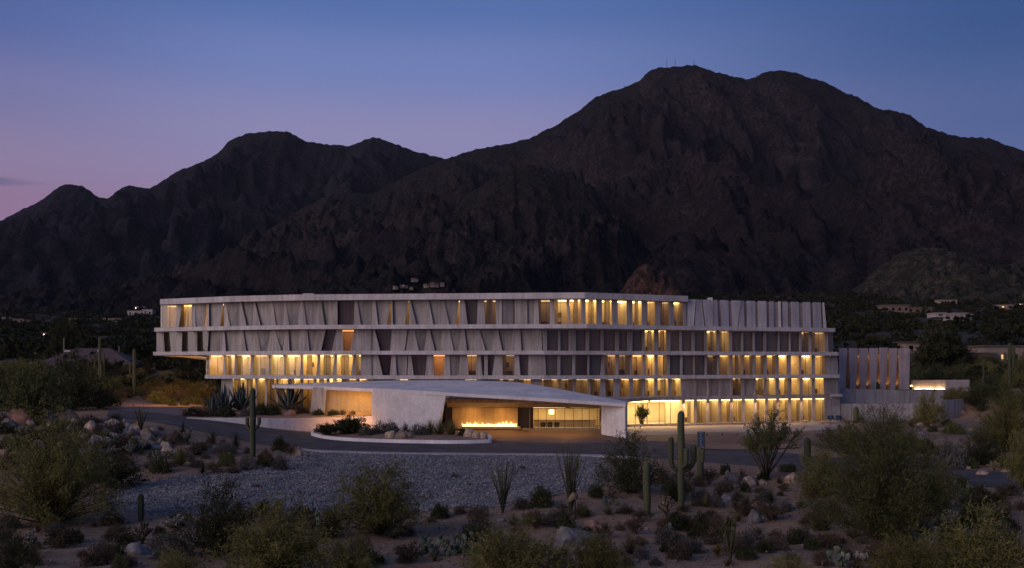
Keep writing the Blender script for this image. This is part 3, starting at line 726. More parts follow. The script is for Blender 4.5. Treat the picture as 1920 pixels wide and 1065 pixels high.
fins3 = [(420,422,418,425),(441,444,438,443),(471,476,468,475),(504,507,503,508),(533,535,532,535),(565,567,562,569),(596,600,593,599),(628,632,623,631),(663,668,658,668),(676,697,676,697),(698,709,699,718),(734,742,731,744),(766,771,764,776),(801,813,797,814),(834,843,832,845),(863,876,860,879),(894,902,892,905),(908,915,908,915),(928,942,923,943),(964,973,963,976),(991,1022,990,1024),(1045,1051,1045,1051),(1073,1079,1073,1079),(1101,1105,1101,1105),(1129,1133,1125,1134),(1155,1160,1155,1160),(1181,1185,1181,1185),(1205,1210,1205,1210),(1227,1233,1227,1233),(1250,1256,1250,1256),(1275,1280,1275,1280),(1299,1303,1299,1303),(1321,1326,1321,1326),(1344,1349,1344,1349),(1368,1373,1368,1373),(1392,1394,1392,1394),(1411,1417,1411,1417),(1432,1438,1432,1438),(1454,1460,1454,1460),(1475,1483,1475,1483),(1498,1502,1498,1502),(1522,1528,1522,1528),(1546,1556,1547,1558)]
floor_(W3, Z3, 387, 1566, fins3, bays(('warm',1),('bright',2),('warm',1),('bright',6),('panel',1),('dark',1),('dark_slit',1),('dark',1),('orange',1),('panel',1),('dim',1),('dark',2),('dim',1),('dark',1),('curtained',2),('dark',2),('dim',2),('warm',1),('bright',1),('dim',1),('dark',1),('curtained',1),('dark',1),('dim',1),('warm',1),('dim',1),('warm',3),('bright',1),('dim',1),('bright',1),('warm',2)))
fins2 = [(1048,1051,1048,1051),(1074,1080,1074,1080),(1105,1108,1105,1108),(1126,1135,1124,1136),(1150,1163,1150,1163),(1180,1187,1180,1187),(1203,1210,1203,1210),(1227,1233,1227,1233),(1253,1259,1253,1259),(1277,1283,1277,1283),(1301,1306,1301,1306),(1325,1330,1325,1330),(1347,1352,1347,1352),(1368,1374,1368,1374),(1390,1396,1390,1396),(1412,1417,1412,1417),(1433,1438,1433,1438),(1454,1461,1454,1461),(1477,1484,1477,1484),(1499,1505,1499,1505),(1522,1528,1522,1528),(1544,1556,1545,1558)]
# darker bays above the canopy
f2 = [(734,742,731,744),(766,771,764,776),(801,809,799,811),(834,840,832,842),(864,872,862,874),(894,902,893,904),(928,936,926,938),(964,972,963,974),(995,1016,994,1018)] + fins2
floor_(W2, Z2, 700, 1570, f2, bays(('dark',1),('dim',1),('dark',3),('dim',1),('dark',1),('dim',2),('dim',5),('warm',2),('bright',3),('panel',4),('dim',1),('panel',1),('bright',3),('warm',1),('bright',1),('warm',1),('panel',1)))
# tall lit bays at the left foot, two storeys high
fl_ = [(418,437,413,437),(463,466,460,464),(479,482,476,480),(498,502,495,499),(518,521,519,523),(541,544,540,545),(564,568,562,568),(589,593,587,593),(613,618,611,618),(641,646,639,646),(669,674,667,674)]
floor_(W2, (.28,7.0), 416, 699, fl_, bays(('panel',1),('bright',1),('warm',1),('bright',1),('warm',2),('bright',1),('warm',1),('bright',2),('warm',2)))
fins1 = [(1279,1284,1279,1284)] + [(a, a + 5.5, a - .3, a + 6.2) for a in (1301,1324.5,1346.5,1368.5,1391,1413,1434.5,1455.5,1477.5,1499.5,1522.5)] + [(1545,1558,1546,1560)]
floor_(W1, (.28,3.78), 1281, 1572, fins1, bays(('panel',1),('bright',12),('panel',1)))

# top-floor concrete wing with pleated panels
wing = Wall([(1284,151.0),(1548,159.2)])
hx('wing_core', [wing.p(1287,.62,14.8), wing.p(1550,.62,14.8), wing.p(1545.5,.62,18.75), wing.p(1287,.62,18.75), wing.p(1287,9,14.8), wing.p(1545,9,14.8), wing.p(1541,9,18.75), wing.p(1287,9,18.75)], M['plaster'])  # plaster tint paints the warm reflected light into the grooves
wp = [(1288,1305,1288,1301),(1306,1316,1302.5,1321),(1317,1337,1323,1337),(1338,1345,1338,1347),(1350,1366,1353,1367),(1371,1389,1373,1383),(1390,1395,1384,1396),(1400,1416,1401,1417),(1421,1437,1421.5,1437.5),(1443,1450.5,1443,1451),(1459,1464,1459.5,1465),(1467,1477,1467.5,1478),(1483,1498,1484,1499),(1505,1519,1506,1521),(1524,1539,1525,1541),(1542,1545.5,1544,1550)]
for k, (t0, t1, p0, p1) in enumerate(wp):
    d = .02 + .2 * (k % 2) * RB.random(); e = RB.uniform(-.12, .12)
    hx('wall_panel', [wing.p(p0, d + e, 14.8), wing.p(p1, d - e, 14.8), wing.p(t1, d - e + .1, 18.87), wing.p(t0, d + e + .1, 18.87), wing.p(p0, .64, 14.8), wing.p(p1, .64, 14.8), wing.p(t1, .64, 18.87), wing.p(t0, .64, 18.87)], M['conc_pale'], .02)
# blank battered end panel
hx('end_panel', [W2.p(1559,.1,.1), W2.p(1576,.1,.1), W2.p(1573,.3,7.0), W2.p(1557,.3,7.0), W2.p(1559,3,.1), W2.p(1575,3,.1), W2.p(1571,3,7.0), W2.p(1557,3,7.0)], M['conc'], .03)
hx('end_panel', [W3.p(1558,.1,7.5), W3.p(1572,.1,7.5), W3.p(1570,.3,10.55), W3.p(1557,.3,10.55), W3.p(1558,3,7.5), W3.p(1571,3,7.5), W3.p(1569,3,10.55), W3.p(1557,3,10.55)], M['conc'], .03)
hx('ledge', [W2.p(1557,-.4,4.05), W2.p(1580,-.4,4.05), W2.p(1580,-.4,4.45), W2.p(1557,-.4,4.45), W2.p(1557,.6,4.05), W2.p(1580,.6,4.05), W2.p(1580,.6,4.45), W2.p(1557,.6,4.45)], M['conc_pale'], .03)
# building core closing the rear
for z0, z1, W, a, b_ in ((14.85,18.45,W5,302,1288), (11.1,14.25,W4,296,1562), (7.55,10.55,W3,388,1567), (.28,7.0,W2,420,1571)):
    pl = inset(W.pl, 15.5); pts = [tuple(q) for q in pl]
    e0, e1 = W.at(a, 1.1), W.at(b_, 1.1)
    par(extrude_poly('end_wall', [tuple(e0), (e0[0] + .3, e0[1]), (e0[0] + .3, e0[1] + 16), (e0[0], e0[1] + 16)], z0, z1, M['conc']))
    par(extrude_poly('end_wall', [tuple(e1), (e1[0] - .3, e1[1]), (e1[0] - .3, e1[1] + 16), (e1[0], e1[1] + 16)], z0, z1, M['conc']))
    v = [(q[0], q[1] , z0) for q in pts] + [(q[0], q[1], z1) for q in pts]; k = len(pts)
    par(link('rear_wall', mkmesh('rear_wall', v, [(i, i+1, k+i+1, k+i) for i in range(k-1)], M['conc'])))
# roof hatches
for px, w in ((578, 1.6), (807, 1.6), (1333, .5)):
    q = P(px, 0, 149.5 if px < 1000 else 154)
    box_par('roof_hatch', q.x - w/2, q.x + w/2, q.y, q.y + 1.5, 18.7 if px > 1000 else 19.29, 19.62 if px < 1000 else 19.3, M['conc_pale'])

# ---- lobby under the first slab
lob_slab = [(836,138.4),(1000,137.6),(1130,138.5),(1178,140.5),(1215,146.5),(1290,150.8)]
pl = poly(lob_slab)
par(extrude_poly('lobby_roof', [tuple(q) for q in pl] + [(pl[-1][0], 153), (pl[0][0], 149.5)], 3.88, 4.36, M['conc']))
LW = Wall([(800,142.6),(972,141.4),(1124,141.2)])
# sloping lobby soffit
v = [LW.p(838,-3,3.86), LW.p(1150,-3,3.86), LW.p(1150,-.1,3.1), LW.p(838,-.1,3.1), LW.p(1150,4,3.05), LW.p(838,4,3.05)]
par(link('lobby_soffit', mkmesh('lobby_soffit', v, [(0,1,2,3), (3,2,4,5)], M['plaster'])))
hx('lobby_floor', [LW.p(800,-.9,-.1), LW.p(1125,-.9,-.1), LW.p(1125,-.9,.2), LW.p(800,-.9,.2), LW.p(800,7,-.1), LW.p(1125,7,-.1), LW.p(1125,7,.2), LW.p(800,7,.2)], M['kerbconc'])
hx('fireplace_wall', [LW.p(848,0,.2), LW.p(971,0,.2), LW.p(971,0,3.1), LW.p(848,0,3.1), LW.p(848,.6,.2), LW.p(971,.6,.2), LW.p(971,.6,3.1), LW.p(848,.6,3.1)], M['ochre'])
hx('hearth', [LW.p(850,-1.1,.15), LW.p(976,-1.1,.15), LW.p(976,-1.1,.5), LW.p(850,-1.1,.5), LW.p(850,0,.15), LW.p(976,0,.15), LW.p(976,0,.5), LW.p(850,0,.5)], M['plaster'], .02)
hx('opening_dark', [LW.p(835,.9,.2), LW.p(1000,.9,.2), LW.p(1000,.9,3.1), LW.p(835,.9,3.1), LW.p(835,1.1,.2), LW.p(1000,1.1,.2), LW.p(1000,1.1,3.1), LW.p(835,1.1,3.1)], M['frame'])  # dark sheet painting in the darkness of the openings beside the fireplace
lx = [994, 1009, 1024.5, 1041, 1059, 1075.5, 1091.5, 1105, 1120]
for a, b_ in zip(lx[:-1], lx[1:]):
    pane(LW, a + .3, b_ - .3, .2, 3.08, M['glass'], .02)
for a in lx: pane(LW, a - .45, a + .45, .18, 3.1, M['frame'], -.03, 'mullion')
pane(LW, 994, 1120, .16, .26, M['frame'], -.05, 'sill'); pane(LW, 994, 1120, 3.0, 3.1, M['frame'], -.05, 'head')
hx('lobby_wall', [LW.p(990,6.2,.2), LW.p(1126,6.2,.2), LW.p(1126,6.2,3.08), LW.p(990,6.2,3.08), LW.p(990,6.4,.2), LW.p(1126,6.4,.2), LW.p(1126,6.4,3.08), LW.p(990,6.4,3.08)], M['room'])
for a in (993, 1123): partition_px = a; hx('lobby_side', [LW.p(a,.1,.2), LW.p(a+1.5,.1,.2), LW.p(a+1.5,.1,3.08), LW.p(a,.1,3.08), LW.p(a,6.3,.2), LW.p(a+1.5,6.3,.2), LW.p(a+1.5,6.3,3.08), LW.p(a,6.3,3.08)], M['room'])
ceiling_lamp(LW, 1000, 1060, 3.05, M['lamp_bright0'], 3.0, 4.6); ceiling_lamp(LW, 1070, 1116, 3.05, M['lamp_bright1'], 3.0, 4.6)
M['lamp_lobby'] = emit('lamp_lobby', (1.0, .70, .30), 9.0)
# big lobby glazing right of the canopy
LG = Wall([(1128,146.4),(1176,147.8),(1279,151.2)])
gx_ = [1150, 1176, 1191, 1213.5, 1236, 1247, 1257, 1280]
for a, b_ in zip(gx_[:-1], gx_[1:]): pane(LG, a + .2, b_ - .2, .3, 3.6, M['glass'], .02)
for a in gx_[1:-1]: pane(LG, a - .55, a + .55, .28, 3.62, M['frame'], -.02, 'mullion')
pane(LG, 1150, 1280, .28, .36, M['frame'], -.05, 'sill')
hx('lobby_wall', [LG.p(1140,7,.2), LG.p(1290,7,.2), LG.p(1290,7,3.7), LG.p(1140,7,3.7), LG.p(1140,7.2,.2), LG.p(1290,7.2,.2), LG.p(1290,7.2,3.7), LG.p(1140,7.2,3.7)], M['room'])
ceiling_lamp(LG, 1160, 1215, 3.7, M['lamp_lobby'], .8, 5.5); ceiling_lamp(LG, 1220, 1274, 3.7, M['lamp_lobby'], .8, 5.5)
def lamp(name, kind, loc, energy, col, size=.4, to=None, root=None, spot=None, blend=.6, shape=None, size_y=None):
    l = bpy.data.lights.new(name, kind); l.energy = energy; l.color = col
    if kind == 'AREA':
        l.size = size
        if size_y: l.shape = 'RECTANGLE'; l.size_y = size_y
    elif kind == 'SPOT': l.shadow_soft_size = size; l.spot_size = math.radians(spot or 90); l.spot_blend = blend
    else: l.shadow_soft_size = size
    o = bpy.data.objects.new(name, l); COL.objects.link(o); o.location = loc
    if to is not None: o.rotation_euler = (Vector(to) - Vector(loc)).to_track_quat('-Z', 'Y').to_euler()
    if root is not None: par(o, root)
    return o
# light strip under the left overhang, and lobby soffit downlights
lamp('floodlight', 'SPOT', (-48.6, 157.0, 9.0), 26000, (1, .48, .14), .4, (-66, 182, 3.2), hotel, 62, .9)
lamp('soffit_light', 'AREA', (-47.4, 160.5, 7.7), 260, (1, .6, .25), .8, (-50.5, 162, 10.0), hotel)
for px in (880, 940, 1010, 1085):
    q = LW.p(px, -1.6, 3.3); lamp('downlight', 'AREA', q, 90 if px < 1000 else 45, (1, .5, .16), .3, (q[0], q[1], 0), hotel)

for px in (1195, 1235, 1290, 1335, 1380, 1425, 1470, 1512):      # lamps added above the apron to make its warm spill, no fixtures known
    q = (LG if px < 1279 else W1).p(px, -.55, 3.72); lamp('downlight', 'AREA', q, 230 if px < 1300 else 120, (1, .56, .24), .3, (q[0] + .6, q[1] - 1.6, 0), hotel)
# ---- flames, counter, plants in the lobby
m, nt, out = newmat('flame'); e = nt.nodes.new('ShaderNodeEmission'); tc = nt.nodes.new('ShaderNodeTexCoord'); sp = nt.nodes.new('ShaderNodeSeparateXYZ')
nt.links.new(tc.outputs['Generated'], sp.inputs[0])
nt.links.new(ramp(nt, sp.outputs['Z'], [(0, (1,.75,.3)), (.4, (1,.55,.14)), (1, (1,.25,.03))]).outputs[0], e.inputs[0]); e.inputs[1].default_value = 5.5
nt.links.new(e.outputs[0], out.inputs[0]); M['flame'] = m
fv, ff = [], []
rf = random.Random(4)
pxs = np.linspace(868, 967, 46)
for k, px in enumerate(pxs):
    h = .22 + .55 * abs(noise2(np.array([k * .31]), np.array([2.2]))[0]) * 1.7 * rf.uniform(.6, 1.15); w = rf.uniform(.10, .2)
    base = Vector(LW.p(px, -.55 + rf.uniform(-.15, .15), .5)); lean = rf.uniform(-.14, .14); n0 = len(fv)
    prof = [(0, .6), (.2, 1), (.45, .8), (.7, .42), (.9, .15), (1, .01)]
    for t, r_ in prof:
        for a in range(6):
            an = a * math.pi / 3
            fv.append(base + Vector((math.cos(an) * w * r_ + lean * t * t + .05 * math.sin(t * 7 + k), math.sin(an) * w * r_ * .6, h * t)))
    for s in range(5):
        for a in range(6): ff.append((n0 + s*6 + a, n0 + s*6 + (a+1) % 6, n0 + s*6 + 6 + (a+1) % 6, n0 + s*6 + 6 + a))
tagit(link('gas_fire', mkmesh('gas_fire', fv, ff, M['flame'], True)), 'long row of orange flames burning along the hearth under the canopy', 'fire')
q = LW.p(1060, 3.6, .2)
ct = empty('reception_counter', q); tagit(ct, 'long low pale reception counter behind the lobby glazing', 'counter')
a_, b2 = LW.p(1001, 3.6, .2), LW.p(1116, 3.6, .2)
par(hexa('counter_front', [a_, b2, (b2[0],b2[1],1.1), (a_[0],a_[1],1.1), (a_[0],a_[1]+.7,.2), (b2[0],b2[1]+.7,.2), (b2[0],b2[1]+.7,1.1), (a_[0],a_[1]+.7,1.1)], M['plaster']), ct)
par(hexa('counter_top', [(a_[0]-.1,a_[1]-.1,1.1), (b2[0]+.1,b2[1]-.1,1.1), (b2[0]+.1,b2[1]-.1,1.18), (a_[0]-.1,a_[1]-.1,1.18), (a_[0]-.1,a_[1]+.8,1.1), (b2[0]+.1,b2[1]+.8,1.1), (b2[0]+.1,b2[1]+.8,1.18), (a_[0]-.1,a_[1]+.8,1.18)], M['wood']), ct)
q = LW.p(1034, 2.4, 2.1)
pl_ = empty('pendant_lamp', q); tagit(pl_, 'drum shaped pendant lamp glowing above the reception counter', 'lamp')
def cyl(name, r0, r1, z0, z1, mat, n=20, root=None, loc=(0,0,0), cap=True, smooth=True):
    v = [(math.cos(2*math.pi*i/n)*r0, math.sin(2*math.pi*i/n)*r0, z0) for i in range(n)] + [(math.cos(2*math.pi*i/n)*r1, math.sin(2*math.pi*i/n)*r1, z1) for i in range(n)]
    f = [(i, (i+1) % n, n + (i+1) % n, n + i) for i in range(n)]
    if cap: f += [tuple(range(n))[::-1], tuple(range(n, 2*n))]
    o = link(name, mkmesh(name, v, f, mat), root); o.location = loc; return o
cyl('shade', .34, .34, 0, .6, M['lamp_bright0'], 24, pl_); cyl('cord', .012, .012, .6, .98, M['frame'], 6, pl_)
# a round dark lounge table set in the lobby
for k, px in enumerate((1018, 1031, 1044)):
    q = LW.p(px, 1.2, .2); t_ = empty('lounge_chair', q); tagit(t_, 'dark rounded lounge chair just inside the lobby glazing, in front of the counter', 'chair', 'lounge chairs in the lobby')
    cyl('seat', .34, .38, .12, .42, M['frame'], 16, t_); v = []
    for i in range(9):
        an = math.pi * (i / 8); v += [(math.cos(an)*.38, math.sin(an)*.38, .4), (math.cos(an)*.42, math.sin(an)*.42, .82), (math.cos(an)*.30, math.sin(an)*.30, .4), (math.cos(an)*.34, math.sin(an)*.34, .82)]
    f = []
    for i in range(8): a0 = 4*i; f += [(a0, a0+4, a0+5, a0+1), (a0+2, a0+3, a0+7, a0+6), (a0+1, a0+5, a0+7, a0+3)]
    link('backrest', mkmesh('backrest', v, f, M['frame'], True), t_)
    for sx_, sy_ in ((-1,-1),(1,-1),(-1,1),(1,1)): cyl('leg', .02, .025, 0, .13, M['frame'], 6, t_, (sx_*.22, sy_*.22, 0))

# ------------------------------------------------------------------ entrance canopy
can = empty('entrance_canopy', (P(900, 0, 132).x, 132, 0)); tagit(can, 'folded white concrete canopy sweeping over the entrance drive on slanted walls', 'canopy')
FE = [(510,722.0,149),(600,724.5,140),(697,728.5,131.5),(838,736,128.8),(1000,745,126.6),(1173,756.5,124.6)]
RE = [(513,720.5,150),(600,717.5,145),(700,713.6,141.5),(850,712.6,140),(975,715.2,138.5),(1172,752.5,128.2)]
ft = [P(*q) for q in FE]; rt = [P(*q) for q in RE]
bt = [Vector((p.x + .6, p.y + 2.6, p.z - .25)) for p in rt]
def lerp_rows(a, b_, n=12):
    def dens(L):
        L = [np.array(p) for p in L]; d = np.r_[0, np.cumsum([np.linalg.norm(L[i+1]-L[i]) for i in range(len(L)-1)])]; d /= d[-1]
        return L, d
    return a, b_
def dense(L, n=40):
    A = np.array([list(p) for p in L]); s = np.linspace(0, len(L) - 1, n)
    return np.column_stack([np.interp(s, np.arange(len(L)), A[:, k]) for k in range(3)])
def smooth3(A, it=4):
    for _ in range(it): A[1:-1] = .25 * A[:-2] + .5 * A[1:-1] + .25 * A[2:]
    return A
ftd, rtd, btd = smooth3(dense(ft)), smooth3(dense(rt), 8), smooth3(dense(bt), 8)
th = np.full((40, 1), .42)
rows = [ftd - np.hstack([np.zeros((40, 2)), th]), ftd, rtd, btd, btd - np.hstack([np.zeros((40, 2)), th]), rtd * .5 + ftd * .5 - np.hstack([np.zeros((40, 2)), th * 1.6])]
Vc = np.vstack(rows); fcs = []
for r in range(6):
    a0, b0 = r * 40, ((r + 1) % 6) * 40
    for i in range(39): fcs.append((a0 + i, a0 + i + 1, b0 + i + 1, b0 + i))
fcs.append(tuple(r * 40 for r in range(6))); fcs.append(tuple(r * 40 + 39 for r in range(5, -1, -1)))
par(link('roof_shell', mkmesh('roof_shell', Vc, fcs, M['conc_white'])), can)
# broad front wall, right edge raked
hx('front_wall', [P(697,812,131.4), P(821,812,129), P(838,735,129), P(697,727.5,131.4), P(700,812,131.4) + Vector((0,1.6,0)), P(822,812,129) + Vector((0,1.6,0)), P(838,735,129) + Vector((0,1.6,0)), P(700,728,131.4) + Vector((0,1.6,0))], M['conc_white'], .03, can)
# right pillar
hx('pillar', [P(1127.5,815,127.6), P(1173,823,124.7), P(1172,756,124.7), P(1127,757,127.6), P(1127.5,815,127.6) + Vector((.9,1.6,0)), P(1173,823,124.7) + Vector((.5,2.2,0)), P(1172,756,124.7) + Vector((.5,2.2,.1)), P(1127,757,127.6) + Vector((.9,1.6,.1))], M['conc_white'], .04, can)
# ochre lit wall and leaning blade behind the front wall
hx('side_wall', [P(606,800,139.8), P(700,800,138.5), P(700,728,138.5), P(612,730,139.8), P(606,800,139.8) + Vector((0,.7,0)), P(700,800,138.5) + Vector((0,.7,0)), P(700,728,138.5) + Vector((0,.7,0)), P(612,730,139.8) + Vector((0,.7,0))], M['ochre'], 0, can)
hx('leaning_blade', [P(578,800,139.6), P(606,800,139.2), P(613,727,139.2), P(587,726,139.6), P(578,800,139.6) + Vector((.2,2.5,0)), P(606,800,139.2) + Vector((0,1.2,0)), P(613,727,139.2) + Vector((0,1.2,0)), P(587,726,139.6) + Vector((.2,2.5,0))], M['conc'], .03, can)
for px in (640, 676):
    q = P(px, 734, 135.6); lamp('downlight', 'AREA', q, 190, (1, .56, .18), .35, q + Vector((0, .6, -3)), can)
for px, Yq in ((880,132.5),(960,132),(1060,131)):
    q = P(px, 0, Yq); q.z = 4.75 if px < 1000 else 4.35; lamp('downlight', 'AREA', q, 230, (1, .45, .15), .35, q + Vector((0, 0, -3)), can)

# planter wall curving along the drive
pw = [(350,785.0,783.0),(400,789,783.4),(450,795,783.8),(500,802,784),(545,806.5,784),(585,809.5,783.5),(640,812,782),(699,813,780)]
Lf = [unp(a, b_) for a, b_, c_ in pw]; 
Lf = np.array(Lf); tops = [zat(c_, l[1]) for (a, b_, c_), l in zip(pw, Lf)]
s_ = np.linspace(0, len(pw) - 1, 50); Lx = np.column_stack([np.interp(s_, np.arange(len(pw)), Lf[:, k]) for k in range(2)]); Tz = np.interp(s_, np.arange(len(pw)), tops)
for _ in range(6): Lx[1:-1] = .25*Lx[:-2] + .5*Lx[1:-1] + .25*Lx[2:]
t_ = np.gradient(Lx, axis=0); t_ /= np.linalg.norm(t_, axis=1)[:, None]; nn = np.column_stack([-t_[:, 1], t_[:, 0]]); nn *= np.sign(nn[:, 1])[:, None]
Bk = Lx + nn * .35
gz_ = gh(Lx[:, 0], Lx[:, 1]) - .3
v = np.vstack([np.column_stack([Lx, gz_]), np.column_stack([Lx, Tz]), np.column_stack([Bk, Tz]), np.column_stack([Bk, gz_])])
i_ = np.arange(200).reshape(4, 50)
f = [tuple(int(z) for z in q) for r in range(3) for q in np.stack([i_[r, :-1], i_[r, 1:], i_[r+1, 1:], i_[r+1, :-1]], -1)]
f += [(0, 50, 100, 150), (199, 149, 99, 49)]
tagit(link('planter_wall', mkmesh('planter_wall', v, f, M['conc_white'])), 'low curved white retaining wall edging the raised planting bed beside the drive', 'wall')
# raised soil behind it
bedback = np.array([(P(336,0,158).x,158),(P(365,0,157).x,157),(P(412,0,154).x,153.0),(P(470,0,152).x,150.4),(P(540,0,149).x,147.6),(P(580,0,146).x,146),(P(612,0,143).x,142.0),(P(699,0,139.2).x,139.0)])
s2 = np.linspace(0, 7, 50); Bb = np.column_stack([np.interp(s2, np.arange(8), bedback[:, k]) for k in range(2)])
rows = []
rb = np.random.RandomState(2)
BED = []
for t in np.linspace(0, 1, 9):
    xy = Bk * (1 - t) + Bb * t; z = (Tz - .12) + (1.0 * math.sin(t * 2.2)) * np.clip(np.linspace(.3, 1, 50), 0, 1) * np.linspace(1.15, .55, 50) + .12 * fbm(xy[:, 0] / 2, xy[:, 1] / 2, 2)
    rows.append(np.column_stack([xy, z]))
BED = np.array(rows)
i_ = np.arange(450).reshape(9, 50)
tagit(link('planting_bed', npmesh('planting_bed', BED.reshape(-1, 3), np.stack([i_[:-1, :-1], i_[:-1, 1:], i_[1:, 1:], i_[1:, :-1]], -1).reshape(-1, 4), M['ground'], True)), kind='structure')
for px in (628, 672):      # ground uplights washing the planter wall
    ux, uy = unp(px, 816); ue = empty('ground_uplight', (ux, uy, ghs(ux, uy) + .55)); tagit(ue, 'small ground light washing the %s of the curved planter wall' % ('middle' if px < 650 else 'canopy end'), 'lamp')
    box('housing', -.12, .12, -.12, .12, -.25, .16, M['frame'], ue); box('lens', -.09, .09, -.09, .09, .162, .175, M['lamp_glow'], ue)
    lamp('beam', 'AREA', (ux, uy, ghs(ux, uy) + .95), 130, (1, .42, .14), .3, (ux, uy + 3.2, 1.5), ue)

# island bed in front of the canopy wall
isl = [(583,817),(600,822),(650,827.5),(720,830.5),(790,832),(860,833),(922,831)]
ib = [(922,822),(880,816),(820,812),(740,810),(660,810),(600,811.5),(585,814)]
I1 = smoothline(np.array([unp(*p) for p in isl]), 60); I2 = smoothline(np.array([unp(*p) for p in ib]), 50)
ring = np.vstack([I1, I2])
isle = empty('island_planter', (float(ring[:, 0].mean()), float(ring[:, 1].mean()), 0)); tagit(isle, 'teardrop planted island with pale raised kerb before the canopy wall', 'planter')
par(kerb('kerb', np.vstack([ring, ring[:1]]), .45, .42, M['conc_white'], 1), isle)
cen = ring.mean(0); inner = ring + (cen - ring) / np.linalg.norm(cen - ring, axis=1)[:, None] * .4
v = [(cen[0], cen[1], .75)] + [(*(cen + (q - cen) * .6), .68 + ghs(*q)) for q in inner] + [(*q, .34 + ghs(*q)) for q in inner]
k = len(inner); f = [(0, 1 + i, 1 + (i+1) % k) for i in range(k)] + [(1+i, 1+k+i, 1+k+(i+1) % k, 1+(i+1) % k) for i in range(k)]
par(link('soil', mkmesh('soil', v, f, M['ground'], True)), isle)

# ------------------------------------------------------------------ annex, retaining walls, signs on the right
ann = empty('pleated_annex', (63, 178, 4.9)); tagit(ann, 'low windowless annex with pleated rose grey concrete walls and lit slits', 'building')
AW = Wall([(1571,176.5),(1706,179)])
at = [(1573,1588),(1592,1608),(1611,1627),(1630,1646),(1649,1664),(1667,1682),(1685,1706)]
for k, (a, b_) in enumerate(at):
    g0 = 2.2 if k else 0; g1 = 2.6
    z0, z1 = 4.7, 12.0 + .1 * (k == 4)
    hx('wall_panel', [AW.p(a + (1.9 if k else 0), .0, z0), AW.p(b_ - (2.9 if k < 6 else 1), .25, z0), AW.p(b_ + (.7 if k < 6 else 0), .15, z1), AW.p(a - (.8 if k else 0), .0, z1),
                      AW.p(a + (1.9 if k else 0), .5, z0), AW.p(b_ - (2.9 if k < 6 else 1), .75, z0), AW.p(b_ + (.7 if k < 6 else 0), .65, z1), AW.p(a - (.8 if k else 0), .5, z1)], M['plaster_rose'], .02, ann)
hx('core', [AW.p(1574,1.4,4.7), AW.p(1703,1.4,4.7), AW.p(1703,1.4,11.7), AW.p(1574,1.4,11.7), AW.p(1574,10,4.7), AW.p(1700,10,4.7), AW.p(1700,10,11.7), AW.p(1574,10,11.7)], M['ochre'], 0, ann)
for px in (1609, 1628, 1647, 1665, 1683):
    q = AW.p(px, .85, 5.0); lamp('uplight', 'SPOT', q, 55, (1, .55, .25), .1, (q[0], q[1] + .12, 11), ann, 100); lamp('downlight', 'SPOT', (q[0], q[1], 11.4), 45, (1, .55, .25), .1, (q[0], q[1] + .12, 5), ann, 110)
ret = Wall([(1572,165.5),(1770,169.6)])
rw = hexa('retaining_wall', [ret.p(1572,0,-.5), ret.p(1771,0,-.5), ret.p(1771,0,zat(733.5,169.6)), ret.p(1572,0,zat(728.5,165.5)), ret.p(1572,.5,-.5), ret.p(1771,.5,-.5), ret.p(1771,.5,zat(733.5,169.6)), ret.p(1572,.5,zat(728.5,165.5))], M['conc'], None, .03)
tagit(rw, 'tall grey concrete retaining wall below the pleated annex', 'wall')
r2 = Wall([(1575,161),(1700,162.5),(1765,163),(1808,168)])
pl = r2.pl; tz = [zat(757,161), zat(757,162.5), zat(752,163), zat(747,168)]
v = []; 
for q, z in zip(pl, tz): v += [(*q, -.4), (*q, z), (q[0], q[1] + .4, z), (q[0], q[1] + .4, -.4)]
f = []
for i in range(3):
    a0 = 4*i; f += [(a0, a0+4, a0+5, a0+1), (a0+1, a0+5, a0+6, a0+2), (a0+2, a0+6, a0+7, a0+3)]
f += [(0,1,2,3), (15,14,13,12)]
tagit(link('terrace_wall', mkmesh('terrace_wall', v, f, M['conc'])), 'lower stepped grey terrace wall in front of the tall retaining wall', 'wall')
# pale wall with a light slot
lw = empty('pale_garden_wall', (P(1765,0,186).x, 186, 4)); tagit(lw, 'pale plastered garden wall with a glowing light slot and small gate panel', 'wall')
VW = Wall([(1705,186),(1818,186)])
hx('wall', [VW.p(1708,0,3.4), VW.p(1818,0,3.4), VW.p(1818,0,6.35), VW.p(1708,0,6.3), VW.p(1708,.5,3.4), VW.p(1818,.5,3.4), VW.p(1818,.5,6.35), VW.p(1708,.5,6.3)], M['plaster'], .02, lw)
hx('return_wall', [VW.p(1773,-1.4,3.0), VW.p(1818,-1.2,3.0), VW.p(1818,-1.2,6.2), VW.p(1773,-1.4,6.2), VW.p(1773,0,3.0), VW.p(1818,0,3.0), VW.p(1818,0,6.2), VW.p(1773,0,6.2)], M['plaster'], .02, lw)
hx('gate_panel', [VW.p(1781,-1.46,3.6), VW.p(1797,-1.44,3.6), VW.p(1797,-1.44,5.0), VW.p(1781,-1.46,5.0), VW.p(1781,-1.36,3.6), VW.p(1797,-1.3,3.6), VW.p(1797,-1.3,5.0), VW.p(1781,-1.36,5.0)], M['conc'], .01, lw)
hx('light_slot', [VW.p(1716,-.35,4.66), VW.p(1771,-.35,4.66), VW.p(1771,-.35,4.74), VW.p(1716,-.35,4.74), VW.p(1716,-.2,4.66), VW.p(1771,-.2,4.66), VW.p(1771,-.2,4.74), VW.p(1716,-.2,4.74)], M['lamp_glow'], 0, lw)
